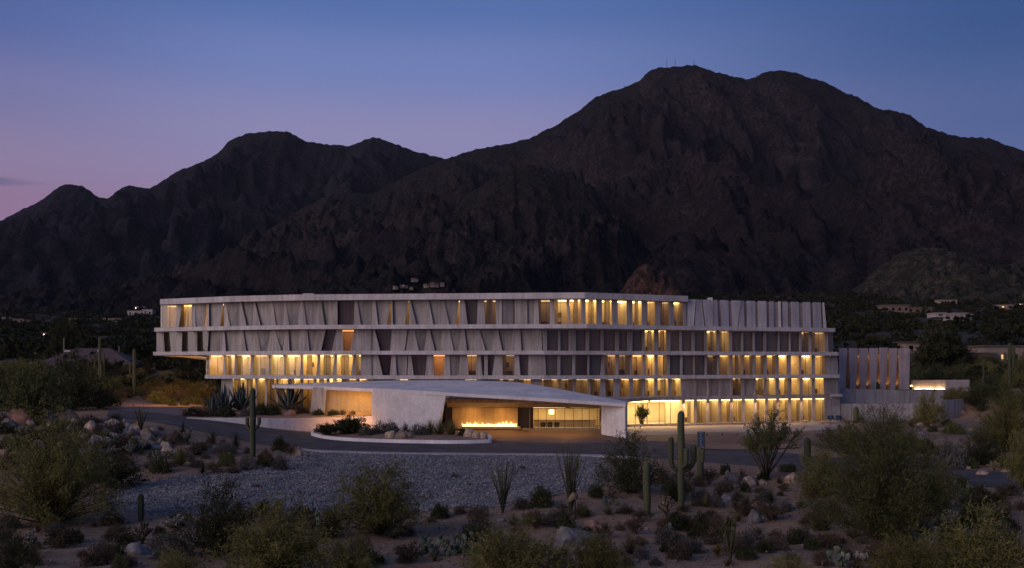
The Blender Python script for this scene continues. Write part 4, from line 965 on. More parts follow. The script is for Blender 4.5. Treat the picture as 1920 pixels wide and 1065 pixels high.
# blue plaques with lettering on the end wall
def text3(name, s, size, loc, rot, mat, root):
    cu = bpy.data.curves.new(name, 'FONT'); cu.body = s; cu.size = size; cu.extrude = .004; cu.align_x = 'CENTER'; cu.align_y = 'CENTER'
    tmp = bpy.data.objects.new('tmp', cu); COL.objects.link(tmp)
    dg = bpy.context.evaluated_depsgraph_get(); me = bpy.data.meshes.new_from_object(tmp.evaluated_get(dg)); bpy.data.objects.remove(tmp)
    me.materials.clear(); me.materials.append(mat); o = link(name, me, root); o.location = loc; o.rotation_euler = rot; return o
tdir = W2.pl[-1] - W2.pl[-2]; ang = math.atan2(tdir[1], tdir[0])
for (a, b_, y0, y1, txt, lab) in ((1551.5,1563.5,779.5,786,'GIBL','small blue plaque with pale lettering on the end wall of the hotel'), (1568,1577,779,789,'E','darker blue square plaque at the corner of the hotel end wall')):
    Yq = W2.at(a, -.05)[1]; c0 = np.array(W2.at((a+b_)/2, -.04)); zc = zat((y0+y1)/2, Yq)
    w = (b_-a)/F*Yq*1.05; h = (y1-y0)/F*Yq
    e = empty('wall_plaque', (c0[0], c0[1], zc), ang); tagit(e, lab, 'sign')
    box('board', -w/2, w/2, -.02, .12, -h/2, h/2, M['blue_sign'], e)
    text3('lettering', txt, h * .75, (0, -.028, 0), (math.radians(90), 0, 0), M['sign_text'], e)
# blue direction sign by the drive with the low rail beside it
Yq = 96.5; c0 = P(1314.5, 0, Yq); z0 = zat(838, Yq); z1 = zat(809.5, Yq)
sg = empty('direction_sign', (c0.x, Yq, ghs(c0.x, Yq)), math.radians(-8)); tagit(sg, 'narrow blue information sign panel standing beside the drive', 'sign')
gz = ghs(c0.x, Yq)
box('panel', -.26, .26, 0, .06, z0 - gz + .05, z1 - gz, M['blue_sign'], sg); box('side_post', .26, .40, -.02, .1, -.2, z1 - gz, M['frame'], sg); box('side_post', -.34, -.26, -.02, .1, -.2, z1 - gz - .02, M['frame'], sg)
for r_ in range(7):
    wl_ = .17 if r_ in (0, 3) else .12
    zc = z1 - gz - .1 - r_ * .19
    box('text_line', -wl_, wl_ - .05 * (r_ % 3), -.012, .0, zc - .03, zc + .03, M['sign_text'], sg)
a1_ = G(1322, 822); 
rl = empty('low_barrier', (P(1370,0,126).x, 126, 0)); tagit(rl, 'low horizontal barrier rail along the edge of the apron', 'barrier')
par(hexa('rail', [P(1322,812,128), P(1412,812.5,130), P(1412,810,130), P(1322,810,128), P(1322,812,128.3), P(1412,812.5,130.3), P(1412,810,130.3), P(1322,810,128.3)], M['kerbconc']), rl)
for px in (1326, 1354, 1382, 1408):
    q = P(px, 0, 128.2 + (px - 1322) / 45); par(box('post', q.x - .06, q.x + .06, q.y, q.y + .12, 0, .5, M['frame']), rl)
gq = P(1709, 0, 184.5); gl = empty('garden_light', (gq.x, 184.5, ghs(gq.x, 184.5))); tagit(gl, 'small garden light glowing at the corner of the pleated annex', 'lamp')
box('post', -.05, .05, -.05, .05, -.2, .7, M['frame'], gl); box('lens', -.12, .12, -.12, .12, .7, .82, M['lamp_glow'], gl); box('cap', -.16, .16, -.16, .16, .823, .88, M['frame'], gl)
# ------------------------------------------------------------------ plant meshes
M['leaf_olive'] = leafmat('olive_leaf', (.095,.094,.03), (.22,.2,.068))
M['leaf_green'] = leafmat('green_leaf', (.062,.071,.028), (.145,.148,.057))
M['leaf_dark'] = leafmat('dark_leaf', (.030,.036,.018), (.080,.080,.038))
M['leaf_grey'] = leafmat('grey_leaf', (.08,.075,.066), (.17,.155,.135))
M['leaf_brown'] = leafmat('brown_leaf', (.06,.046,.032), (.15,.11,.07))
M['leaf_gold'] = leafmat('gold_leaf', (.12,.085,.02), (.24,.17,.05))
M['leaf_straw'] = leafmat('straw_leaf', (.10,.08,.04), (.2,.16,.09))
M['leaf_blue'] = leafmat('blue_leaf', (.06,.075,.07), (.11,.13,.12), .05)
M['bark'] = simple('bark', (.055,.045,.035), .95, .3, 6, .3)
M['cactus'] = simple('cactus_skin', (.058,.064,.034), .8, .25, 5, .2, rand=.2)
M['pad'] = simple('cactus_pad', (.085,.11,.075), .75, .25, 6, .1, rand=.25)
M['cholla_spine'] = leafmat('cholla_spine', (.30,.27,.22), (.5,.46,.38), .1, 3.0)
M['cholla_pink'] = leafmat('cholla_pink', (.26,.17,.13), (.42,.30,.23), .1, 3.0)
M['flower_white'] = leafmat('white_flower', (.34,.32,.28), (.5,.48,.42), .2)
M['rock_tan'] = simple('tan_boulder', (.29,.215,.16), .95, .5, 1.6, .9, .15, rand=.3)
M['rock_grey'] = simple('grey_boulder', (.155,.145,.14), .95, .5, 1.6, .9, .15, rand=.3)
M['rock_red'] = simple('red_boulder', (.24,.14,.105), .95, .35, 1.2, .6, .1, rand=.15)

def tubes(paths, radii, sides=4):
    V, Fq = [], []; n0 = 0
    for pts, rr in zip(paths, radii):
        pts = np.asarray(pts, float); k = len(pts); t = np.gradient(pts, axis=0); t /= np.linalg.norm(t, axis=1)[:, None] + 1e-9
        up = np.array([.31, .57, .76]); a = np.cross(t, up); a /= np.linalg.norm(a, axis=1)[:, None] + 1e-9; b_ = np.cross(t, a)
        ang = np.arange(sides) * 2 * np.pi / sides
        ring = pts[:, None] + np.asarray(rr)[:, None, None] * (np.cos(ang)[None, :, None] * a[:, None] + np.sin(ang)[None, :, None] * b_[:, None])
        V.append(ring.reshape(-1, 3)); i = n0 + np.arange(k * sides).reshape(k, sides); j = np.roll(i, -1, 1)
        Fq.append(np.stack([i[:-1], j[:-1], j[1:], i[1:]], -1).reshape(-1, 4)); n0 += k * sides
    return np.vstack(V), np.vstack(Fq)
def unit(v): return v / (np.linalg.norm(v, axis=-1, keepdims=True) + 1e-9)
def leafquads(pos, axis, L, Wd, r):
    n = len(pos); side = unit(np.cross(axis, r.normal(size=(n, 3))))
    L = (L * (.6 + .8 * r.rand(n)))[:, None]; Wd = (Wd * (.7 + .6 * r.rand(n)))[:, None]
    a = pos; c_ = pos + axis * L; m_ = pos + axis * L * .5
    v = np.stack([a, m_ + side * Wd, c_, m_ - side * Wd], 1).reshape(-1, 3)
    return v, np.arange(4 * n).reshape(-1, 4)
def bush_meshes(name, seed, H, R, nst, ntw, nlf, leaf, lw, mat, t0=.35, sr=.03, up=.35, flat=.5, clear=0.0, twl=.3):
    r = np.random.RandomState(seed); paths, rad = [], []; tp, td, tl = [], [], []
    az0 = r.rand() * 6.28
    lob = [(r.uniform(0, 6.28), r.uniform(.65, 1.15)) for _ in range(7)]
    for k in range(nst):
        s = math.sqrt((k + r.rand()) / nst); az = az0 + k * 2.399 + r.uniform(-.3, .3)
        lobe = 1.0 + .55 * sum(math.cos(az - a) ** 5 * (q - .9) for a, q in lob)
        e = np.array([R * s * math.cos(az) * lobe, R * s * math.sin(az) * lobe, H * (1 - flat * s * s) * r.uniform(.55, 1.06) * (.8 + .2 * lobe)])
        b0 = np.array([r.normal() * .03 * R, r.normal() * .03 * R, -.08])
        c_ = np.array([e[0] * (.28 + .3 * clear), e[1] * (.28 + .3 * clear), e[2] * .6]) + r.normal(size=3) * .05 * R
        t = np.linspace(0, 1, 8)[:, None]; pts = (1 - t) ** 2 * b0 + 2 * t * (1 - t) * c_ + t * t * e
        pts[1:-1] += r.normal(size=(6, 3)) * .012 * R
        paths.append(pts); rad.append(sr * H / 3 * (1 - .8 * t[:, 0]) * r.uniform(.7, 1.2))
        if r.rand() < .1: continue      # a bare dead stem
        tt = t0 + (1 - t0) * r.rand(ntw) ** .7; idx = tt * 7; i = np.clip(idx.astype(int), 0, 6); f_ = (idx - i)[:, None]
        p = pts[i] * (1 - f_) + pts[i+1] * f_; tg = unit(pts[i+1] - pts[i])
        out_ = unit(np.column_stack([p[:, :2], np.zeros(ntw)]) + 1e-4)
        d = unit(tg * .6 + r.normal(size=(ntw, 3)) * .55 + out_ * .25 + np.array([0, 0, up])); tp.append(p); td.append(d); tl.append(twl * R * (.5 + .8 * r.rand(ntw)))
    tp, td, tl = np.vstack(tp), np.vstack(td), np.concatenate(tl)
    keep = r.choice(len(tp), min(len(tp), 260), False)
    for q in keep: paths.append(np.array([tp[q], tp[q] + td[q] * tl[q] * .5 + r.normal(size=3) * .02, tp[q] + td[q] * tl[q]])); rad.append(np.array([.4, .3, .12]) * sr * H / 3 * .6)
    u = r.rand(len(tp), nlf, 1) ** .8
    pos = tp[:, None] + td[:, None] * tl[:, None, None] * u + r.normal(size=(len(tp), nlf, 3)) * .035 * R
    ax = unit(td[:, None] * .7 + r.normal(size=pos.shape) * .6)
    pos = pos.reshape(-1, 3); ax = ax.reshape(-1, 3)
    pos[:, 2] = np.abs(pos[:, 2])
    lv, lf = leafquads(pos, ax, leaf, lw, r); sv, sf = tubes(paths, rad, 3)
    return npmesh(name + '_stems', sv, sf, M['bark'], True), npmesh(name + '_foliage', lv, lf, mat)
def dome_meshes(name, seed, H, R, n, leaf, lw, mat, inner=.5, spiky=.5):
    r = np.random.RandomState(seed); d = unit(r.normal(size=(n, 3))); d[:, 2] = np.abs(d[:, 2]) * .95 + .03; d = unit(d)
    lump = 1 + .22 * np.sin(d[:, 0] * 5 + seed) * np.cos(d[:, 1] * 4 + seed * 2) + .12 * np.sin(d[:, 0] * 11 + d[:, 1] * 13)
    rad = (inner + (1 - inner) * r.rand(n) ** .6) * lump
    pos = d * rad[:, None] * np.array([R, R, H]) * .9
    ax = unit(d * spiky + r.normal(size=(n, 3)) * .5 + np.array([0, 0, .25]))
    lv, lf = leafquads(pos, ax, leaf, lw, r)
    paths, radii = [], []
    for k in range(16):
        q = d[k] * np.array([R, R, H]) * .75; paths.append(np.array([[0, 0, -.05], q * .5 + r.normal(size=3) * .03 * R, q])); radii.append(np.array([.02, .014, .005]))
    sv, sf = tubes(paths, radii, 3)
    return npmesh(name + '_stems', sv, sf, M['bark'], True), npmesh(name + '_foliage', lv, lf, mat)
def blade_mesh(name, L, w, th, curve, mat):
    """one thick tapered leaf blade growing along +X and up"""
    n = 7; v = []
    for i in range(n):
        t = i / (n - 1); x = L * t; z = curve * L * t * t; ww = w * (1 - t) ** .75 * (.75 + .9 * t * (1 - t) * 2) + .002
        v += [(x, -ww, z + ww * .45), (x, 0, z - th * (1 - t)), (x, ww, z + ww * .45), (x, 0, z + .002)]
    f = []
    for i in range(n - 1):
        a = 4 * i; b_ = a + 4
        f += [(a, a+1, b_+1, b_), (a+1, a+2, b_+2, b_+1), (a+2, a+3, b_+3, b_+2), (a+3, a, b_, b_+3)]
    return mkmesh(name, v, f, mat, True)
def spikes_mesh(name, seed, n, L, w, mat, polar=(0.15, 1.45), droop=.25):
    """rosette of many thin blades as one foliage mesh (grass, yucca)"""
    r = np.random.RandomState(seed); V, Fq = [], []; n0 = 0
    for k in range(n):
        az = r.rand() * 6.28; th = polar[0] + (polar[1] - polar[0]) * r.rand(); l = L * r.uniform(.7, 1.1)
        d = np.array([math.sin(th) * math.cos(az), math.sin(th) * math.sin(az), math.cos(th)]); s = np.array([-math.sin(az), math.cos(az), 0])
        for i in range(4):
            t = i / 3; p = d * l * t + np.array([0, 0, -droop * l * t * t * math.sin(th)]); ww = w * (1 - t * .92)
            V += [p - s * ww, p + s * ww]
        for i in range(3): a = n0 + 2 * i; Fq.append((a, a+1, a+3, a+2))
        n0 += 8
    V = np.array(V); V[:, 2] = np.maximum(V[:, 2], .0)
    return npmesh(name, V, np.array(Fq), mat)
def rock_mesh(name, seed, mat, sub=3):
    bm = bmesh.new(); bmesh.ops.create_icosphere(bm, subdivisions=sub, radius=1)
    r = np.random.RandomState(seed); co = np.array([v.co for v in bm.verts]); o = r.rand(3) * 50
    d = 1 + .32 * noise2(co[:, 0] * 1.3 + o[0], co[:, 1] * 1.3 + co[:, 2] * .7 + o[1]) + .14 * noise2(co[:, 0] * 3.1 + o[2] + co[:, 2], co[:, 1] * 3.1 + o[0]) + .05 * noise2(co[:, 0] * 8 + o[2] + co[:, 2] * 6, co[:, 1] * 8)
    for k in range(5):      # chipped facets
        nrm = unit(r.normal(size=3)); h = r.uniform(.62, .85); dot = (co * nrm).sum(1) * d; d = np.where(dot > h, d * h / np.maximum(dot, 1e-3), d)
    co = co * d[:, None]; co[:, 2] = np.maximum(co[:, 2], -.35)
    me = bpy.data.meshes.new(name); bm.to_mesh(me); bm.free()
    me.vertices.foreach_set('co', co.astype(np.float32).ravel()); me.materials.append(mat)
    me.polygons.foreach_set('use_smooth', [seed % 2 == 0] * len(me.polygons)); me.update(); return me
T = {}
def addT(kind, meshes, H, R): T.setdefault(kind, []).append((meshes, H, R))
for s in range(4):
    addT('creosote', bush_meshes('creosote', 10 + s, 3.0, 2.0, 76, 10, 17, .16, .017, M['leaf_olive'], .14, .022, .4, .74), 3.0, 2.0)
    addT('creosote_dark', bush_meshes('creosote_dark', 20 + s, 3.0, 2.0, 60, 10, 16, .15, .020, M['leaf_dark'], .12, .022, .35, .76), 3.0, 2.0)
    addT('mesquite', bush_meshes('mesquite', 30 + s, 5.0, 3.6, 44, 9, 17, .26, .06, M['leaf_dark' if s % 2 else 'leaf_green'], .14, .04, .25, .8), 5.0, 3.6)
for s in range(3):
    addT('palo', bush_meshes('palo_verde', 40 + s, 6.0, 4.2, 104, 14, 26, .20, .022, M['leaf_olive' if s == 1 else 'leaf_green'], .16, .036, .35, .78, twl=.24), 6.0, 4.2)
    addT('brown', bush_meshes('brown_bush', 50 + s, 1.2, 1.0, 34, 6, 12, .11, .02, M['leaf_brown'], .3, .03, .4, .55), 1.2, 1.0)
    addT('grey', dome_meshes('grey_mound', 60 + s, .8, .8, 1500, .11, .024, M['leaf_grey']), .8, .8)
    addT('mound', dome_meshes('green_mound', 70 + s, .8, .8, 1500, .11, .03, M['leaf_green']), .8, .8)
    addT('drab', dome_meshes('drab_mound', 80 + s, .8, .8, 1300, .13, .02, M['leaf_brown'], .4), .8, .8)
    addT('darkm', dome_meshes('dark_mound', 90 + s, .8, .8, 1400, .12, .03, M['leaf_dark']), .8, .8)
    addT('gold', bush_meshes('gold_bush', 100 + s, 2.0, 1.6, 36, 7, 14, .16, .04, M['leaf_gold'], .3, .03, .35, .5), 2.0, 1.6)
    addT('grass', (None, spikes_mesh('grass_blades', 110 + s, 260, 1.0, .011, M['leaf_straw'], (.02, .95), .35)), .95, .6)
    addT('greengrass', (None, spikes_mesh('grass_blades_green', 120 + s, 300, 1.0, .012, M['leaf_olive'], (.02, .9), .35)), .95, .6)
    addT('yucca', (None, spikes_mesh('yucca_blades', 130 + s, 130, 1.0, .024, M['leaf_dark'], (.05, 1.5), .12)), .95, .9)
addT('lush', bush_meshes('lush_bush', 140, 2.0, 1.9, 60, 8, 14, .16, .06, M['leaf_dark'], .2, .03, .3, .5), 2.0, 1.9)
addT('small_tree', bush_meshes('small_tree', 150, 4.4, 2.4, 22, 15, 20, .16, .035, M['leaf_green'], .62, .075, .3, .32, clear=.9, twl=.42), 4.4, 2.4)
addT('pine', bush_meshes('dense_tree', 160, 9.0, 4.0, 60, 14, 18, .42, .10, M['leaf_dark'], .25, .06, .25, .62), 9.0, 4.0)

SHRUB_PARTS = ('stems', 'foliage')
cnt = {}
def shrub(kind, name, loc, H, W, label, cat, group=None, seed=None, rz=None):
    lst = T[kind]; k = cnt.get(kind, 0); cnt[kind] = k + 1
    (st, lf), h, r = lst[(k if seed is None else seed) % len(lst)]
    rr = random.Random(hash((round(loc[0], 2), round(loc[1], 2))) & 0xffff)
    sxy = W / (2 * r); sz = H / h
    rot = rr.uniform(0, 6.28) if rz is None else rz
    if st is None:
        o = link(name, lf); o.location = loc; o.rotation_euler = (0, 0, rot); o.scale = (sxy, sxy, sz); return tagit(o, label, cat, group)
    e = empty(name, loc, rot); e.scale = (sxy, sxy * rr.uniform(.9, 1.1), sz)
    for nm, me in ((('trunk' if kind in ('palo','mesquite','pine','small_tree') else 'stems'), st), ('crown' if kind in ('palo','mesquite','pine','small_tree') else 'foliage', lf)): link(nm, me, e)
    return tagit(e, label, cat, group)
def at_px(kind, name, px, py, hpx, wpx, label, cat='shrub', group=None, loc=None, seed=None):
    g_ = G(px, py) if loc is None else loc
    return shrub(kind, name, g_, hpx * g_.y / F, wpx * g_.y / F, label, cat, group, seed)

# ---- large bushes and trees of the foreground, each placed by where its foot meets the ground
for kind, nm, px, py, h, w, lab, cat, sd_ in (
    ('palo','palo_verde_tree',100,985,200,270,'huge rounded olive palo verde filling the ground left of the gravel','tree',1),
    ('creosote','creosote_bush',712,1003,138,200,'big vase shaped creosote standing alone before the gravel slope','shrub',0),
    ('creosote','creosote_bush',520,1092,150,240,'bright yellow green creosote below the dull bare bush','shrub',1),
    ('creosote','creosote_bush',960,1096,118,235,'low wide yellow green creosote partly hiding the grey boulder','shrub',2),
    ('creosote','creosote_bush',1118,1100,105,150,'small yellow green creosote right of the grey boulder','shrub',3),
    ('creosote_dark','creosote_bush',405,1045,145,165,'dull dusky creosote with bare lower stems behind the bright one','shrub',0),
    ('creosote_dark','creosote_bush',1180,925,108,140,'dark creosote beside the stout unbranched saguaro','shrub',1),
    ('palo','palo_verde_tree',1655,1012,225,305,'largest dusky palo verde standing over the sandy clearing','tree',0),
    ('palo','palo_verde_tree',1650,872,112,215,'olive palo verde behind the largest one, before the retaining wall','tree',2),
    ('creosote','creosote_bush',1838,1110,165,225,'yellow green creosote at the foot of the largest palo verde','shrub',1),
    ('creosote','creosote_bush',1742,800,68,70,'thin tan green creosote against the terrace wall','shrub',2),
    ('palo','palo_verde_tree',1885,846,112,130,'feathery palo verde on the slope below the pale garden wall','tree',1),
    ('creosote','creosote_bush',1922,915,115,90,'pale creosote beside the paved path at its outer bend','shrub',3),
    ('small_tree','desert_willow_tree',1436,897,120,108,'slender multi stemmed tree with open crown beside the drive','tree',0),
    ('creosote_dark','creosote_bush',1840,872,70,92,'dark twiggy creosote behind the paved path','shrub',2),
    ('creosote_dark','creosote_bush',620,1010,60,70,'small dark bush between the prickly pear and the big creosote','shrub',3),
    ('creosote_dark','creosote_bush',560,920+60,40,60,'low dark bush among prickly pear at the gravel edge','shrub',2),
    ('mesquite','mesquite_bush',215,915,70,110,'dark mesquite bush behind the palo verde, at the gravel corner','shrub',1),
    ('creosote_dark','creosote_bush',20,1085,90,120,'dusky bush at the foot of the huge palo verde','shrub',1),
    ('creosote','creosote_bush',655,1098,88,130,'yellow green creosote in front of the drab brown shrub, left of the prickly pear thicket','shrub',2),
    ('creosote','creosote_bush',330,1100,70,120,'low olive creosote in front of the flat grey boulder','shrub',3),
    ('creosote','creosote_bush',1480,1102,62,110,'low olive creosote below the tall grey mound and thin ocotillo','shrub',0),
    ('creosote','creosote_bush',1700,1098,100,150,'olive creosote before the shaded foot of the largest palo verde','shrub',3),
    ('creosote_dark','creosote_bush',1265,940,50,70,'low dark bush behind the foot of the tallest saguaro','shrub',1),
    ('creosote','creosote_bush',1540,930,90,90,'leafy side bush growing against the largest palo verde','shrub',0),
    ('creosote','creosote_bush',1750,960,100,110,'drooping olive bush on the shaded side of the largest palo verde','shrub',2),
): at_px(kind, nm, px, py, h, w, lab, cat, None, None, sd_)

# ---- smaller shrubs that the photograph lets one tell apart
for kind, nm, px, py, h, w, lab in (
    ('yucca','yucca_plant',1391,902,27,36,'dark spiky yucca beside the tan boulder by the drive'),
    ('brown','dry_shrub',1330,908,30,46,'reddish brown dry shrub at the foot of the saguaro by the sign'),
    ('darkm','round_shrub',1360,890,20,26,'dark shrub between the dry shrub and the yucca by the drive'),
    ('mound','round_shrub',1478,885,16,40,'low green mound under the slender tree'),
    ('grass','grass_tuft',1461,908,18,26,'pale spiky tuft beside the flat boulder under the slender tree'),
    ('yucca','yucca_plant',1443,944,34,50,'wide dark yucca above the long flat pale boulder'),
    ('yucca','yucca_plant',1382,942,22,26,'small blue green agave like rosette by the grey boulder'),
    ('grass','grass_tuft',1324,953,30,48,'brown spiky grass clump right of the many armed saguaro'),
    ('brown','dry_shrub',1394,968,38,55,'rusty brown shrub left of the long flat boulder'),
    ('brown','dry_shrub',1445,976,36,58,'orange brown shrub below the long flat boulder'),
    ('darkm','round_shrub',1272,994,26,56,'dark round mound below the pink cholla'),
    ('darkm','round_shrub',1315,1006,27,46,'dark round mound right of the ocotillo, in the open sand'),
    ('grey','round_shrub',1405,1032,44,56,'tall grey mound beside the thin ocotillo'),
    ('drab','round_shrub',1345,988,24,36,'drab tuft between the dark mounds and the brown shrubs'),
    ('brown','dry_shrub',1531,979,22,50,'reddish low shrub at the edge of the orange soil patch'),
    ('drab','round_shrub',1545,1024,24,46,'drab mound on the orange soil below the palo verde'),
    ('darkm','round_shrub',1486,1022,14,30,'tiny dark tuft alone on the open sand'),
    ('drab','round_shrub',1172,964,16,40,'low drab tuft left of the stout saguaro'),
    ('grass','grass_tuft',1182,1042,46,66,'straw yellow grass clump below the pinkish boulders'),
    ('grey','round_shrub',1250,1022,32,50,'grey green leafy shrub among grass clumps'),
    ('brown','dry_shrub',1192,1000,30,46,'purplish dry shrub right of the pinkish boulders'),
    ('drab','round_shrub',1274,1050,36,50,'drab brown shrub below the grey green leafy one'),
    ('gold','golden_shrub',1345,1044,24,22,'small yellow shrub beside the thin ocotillo'),
    ('yucca','yucca_plant',343,813,24,32,'dark yucca among boulders beside the drive'),
    ('yucca','yucca_plant',399,832,30,48,'larger dark yucca at the kerb left of the two armed saguaro'),
    ('yucca','yucca_plant',442,840,34,44,'dark yucca touching the two armed saguaro'),
    ('grey','round_shrub',421,852,24,48,'tan domed shrub left of the two armed saguaro'),
    ('mound','round_shrub',426,874,28,40,'green domed shrub in front of the tan domed one'),
    ('grey','round_shrub',464,882,28,48,'grey domed shrub at the foot of the two armed saguaro'),
    ('yucca','yucca_plant',380,887,30,36,'grey green rosette at the upper gravel edge'),
    ('drab','round_shrub',408,888,12,30,'flat drab tuft beside the grey green rosette'),
    ('greengrass','grass_tuft',339,874,38,56,'large feathery green tuft left of the grey green rosette'),
    ('darkm','round_shrub',301,887,28,44,'dark mound between the feathery tuft and the palo verde'),
    ('brown','dry_shrub',366,854,24,36,'brown dry shrub behind the feathery green tuft'),
    ('drab','round_shrub',329,832,26,36,'purplish drab shrub among the boulders'),
    ('darkm','round_shrub',523,844,24,30,'dark shrub nearest the kerb, right of the two armed saguaro'),
    ('darkm','round_shrub',536,848,18,24,'small dark mound touching the kerbside shrub'),
    ('brown','dry_shrub',548,858,24,28,'brown shrub against the boulder at the tip of the gravel'),
    ('grey','round_shrub',525,882,30,34,'grey upright shrub on the sand tongue above the gravel'),
    ('drab','round_shrub',497,860,16,30,'low drab tuft between the saguaro and the grey upright shrub'),
    ('darkm','round_shrub',120,1020,30,68,'wide dark shrub dotted white below the huge palo verde'),
    ('brown','dry_shrub',202,1058,38,50,'brown twiggy shrub on the bare sand'),
    ('mound','round_shrub',226,1066,24,36,'green tuft in front of the brown twiggy shrub'),
    ('darkm','round_shrub',825,973,28,42,'dark mound behind the prickly pear thicket'),
    ('brown','dry_shrub',768,1057,36,58,'purplish brown shrub right of the big creosote'),
    ('drab','round_shrub',675,1052,46,56,'drab brown shrub below the big creosote'),
    ('mound','leafy_shrub',1015,951,40,46,'bright green leafy shrub between the two ocotillos'),
    ('greengrass','grass_tuft',1097,972,26,30,'dark green grass tuft beside the hooded path light'),
    ('darkm','round_shrub',1117,932,24,34,'dark mound left of the dark creosote'),
    ('brown','dry_shrub',900,1000,40,46,'brown shrub behind the prickly pear thicket, below the ocotillo'),
    ('drab','round_shrub',1000,985,30,46,'drab shrub above the low wide creosote'),
    ('grey','grey_shrub',1783,878,54,62,'silvery leafy shrub between the path and the dark twiggy creosote'),
    ('mound','round_shrub',1815,878,24,34,'green tuft next to the silvery leafy shrub'),
    ('darkm','round_shrub',1881,877,24,46,'dark mound behind the pink cholla by the path'),
    ('mound','round_shrub',1787,814,22,46,'yellow green mound among the boulders on the far slope'),
    ('brown','dry_shrub',1893,930,24,58,'reddish dry shrub at the near edge of the path'),
    ('darkm','round_shrub',1860,950,26,60,'dark low shrub between the path and the creosote'),
    ('gold','golden_shrub',1590,850,50,60,'tan dry bush at the corner of the apron'),
    ('brown','dry_shrub',1555,838,36,44,'pinkish twiggy bush beside the end wall of the hotel'),
    ('drab','round_shrub',1700,845,24,40,'drab mound on the slope right of the palo verde'),
    ('darkm','round_shrub',1735,850,26,40,'dark mound below the white flat boulder'),
): at_px(kind, nm, px, py, h, w, lab)

for k, (px, py, h, w) in enumerate(((852,896,8,18),(880,912,9,20),(735,890,6,14),(640,905,7,16),(980,880,7,14),(560,925,8,18),(480,915,7,16))):
    at_px('grass' if k % 2 else 'drab', 'weed_tuft', px, py, h, w, 'small dry weed tuft growing alone in the gravel slope', 'weed', 'weeds in the gravel')
# ---- shrubs of the far slope and fillers that only their place tells apart
rs = random.Random(21)
SPOTS = []
def scatter(n, pxr, pyr, kinds, hm, label, group, test=None, mind=1.2):
    k = tries = 0
    while k < n and tries < n * 60:
        tries += 1
        px, py = rs.uniform(*pxr), rs.uniform(*pyr); g_ = G(px, py)
        if g_.y < road_near(g_.x) + .5 and g_.y > road_near(g_.x) - 3.2: continue
        if road_near(g_.x) - 1 < g_.y < road_far(g_.x) + 1.2 and g_.x > -74: continue
        if inpoly(np.array([g_.x]), np.array([g_.y]), gpn)[0]: continue
        if any((g_.x - a) ** 2 + (g_.y - b_) ** 2 < mind * mind for a, b_ in SPOTS): continue
        if test and not test(g_, px, py): continue
        SPOTS.append((g_.x, g_.y)); k += 1
        kd, nm = rs.choice(kinds); h = rs.uniform(*hm); w = h * rs.uniform(1.2, 2.1)
        lab_ = near_label(kd, g_, h); group_ = LABEL_GROUP.setdefault(lab_, group)
        shrub(kd, nm, g_, h, w, lab_, 'tree' if nm.endswith('tree') else 'shrub', group_)
LABEL_GROUP = {}
LOOK = {'drab': 'drab brown domed shrub', 'grey': 'silver grey domed shrub', 'darkm': 'dark green domed shrub', 'brown': 'twiggy dry brown shrub', 'grass': 'straw coloured grass tuft', 'greengrass': 'green grass tuft', 'yucca': 'dark spiky yucca', 'mound': 'fresh green domed shrub', 'creosote': 'yellow green creosote bush', 'creosote_dark': 'dusky creosote bush', 'mesquite': 'dark mesquite', 'gold': 'golden leaved shrub'}
LANDMARKS = [(tuple(G(px, py)[:2]), t) for px, py, t in ((1277,953,'the tallest three armed saguaro'), (1213,966,'the stout unbranched saguaro'), (1313,908,'the saguaro behind the blue sign'), (1514,882,'the saguaro by the big palo verde'), (474,858,'the two armed saguaro'), (264,980,'the small columnar saguaro'), (942,962,'the spreading ocotillo'), (1070,965,'the tallest ocotillo'), (264,812,'the small ocotillo'), (1369,1054,'the thin sparse ocotillo'), (845,1038,'the prickly pear thicket'), (612,992,'the dark prickly pear'), (1799,925,'the upright prickly pear'), (1560,1062,'the blue green prickly pear'), (1428,954,'the long flat pale boulder'), (1403,912,'the tan boulder by the drive'), (1412,980,'the dark grey boulder'), (1484,903,'the split tan boulder'), (1075,1020,'the large grey boulder'), (1108,990,'the pinkish boulder'), (258,1040,'the flat grey boulder'), (57,1045,'the tall thin cholla'), (267,1020,'the pink flowering cholla'), (1250,972,'the pink cholla by the saguaros'), (1864,884,'the small pink cholla'), (100,985,'the huge rounded palo verde'), (712,1003,'the big vase shaped creosote'), (1655,1012,'the largest palo verde'), (1885,846,'the feathery palo verde'), (1838,872,'the dark twiggy creosote'), (1722,814,'the flat white boulder'), (1606,1068,'the white flowering plant'), (211,803,'the broad smooth tan boulder'), (127,796,'the tall tan boulder'), (38,790,'the long reddish boulder'), (245,856,'the tall silvery cholla'), (334,856,'the low white cholla'), (380,887,'the grey green rosette'), (562,856,'the boulder at the gravel tip'), (1742,800,'the thin tan creosote'), (187,742,'the candelabra saguaro'), (252,742,'the slim saguaro near the overhang'), (298,752,'the reddish rock heap'), (60,790,'the large dark mesquite'), (135,770,'the broad mesquite'), (20,700,'the hidden end of the tiled roof'), (240,720,'the eave of the tiled roof'), (350,745,'the lit soffit of the overhang'), (1752,700,'the tall dense dark tree'), (1893,735,'the dark candelabra saguaro'), (1844,742,'the thin straight saguaro'), (1815,738,'the end of the pale garden wall'), (1850,692,'the low wing of the adobe house'), (1940,690,'the tall wing of the adobe house'), (1720,690,'the house with the deep overhang'), (520,1090,'the bright yellow green creosote'), (960,1090,'the low wide creosote'), (1838,1100,'the creosote below the palo verde'), (405,1040,'the dull dusky creosote'), (1436,897,'the slender multi stemmed tree'), (1650,872,'the palo verde before the retaining wall'))]
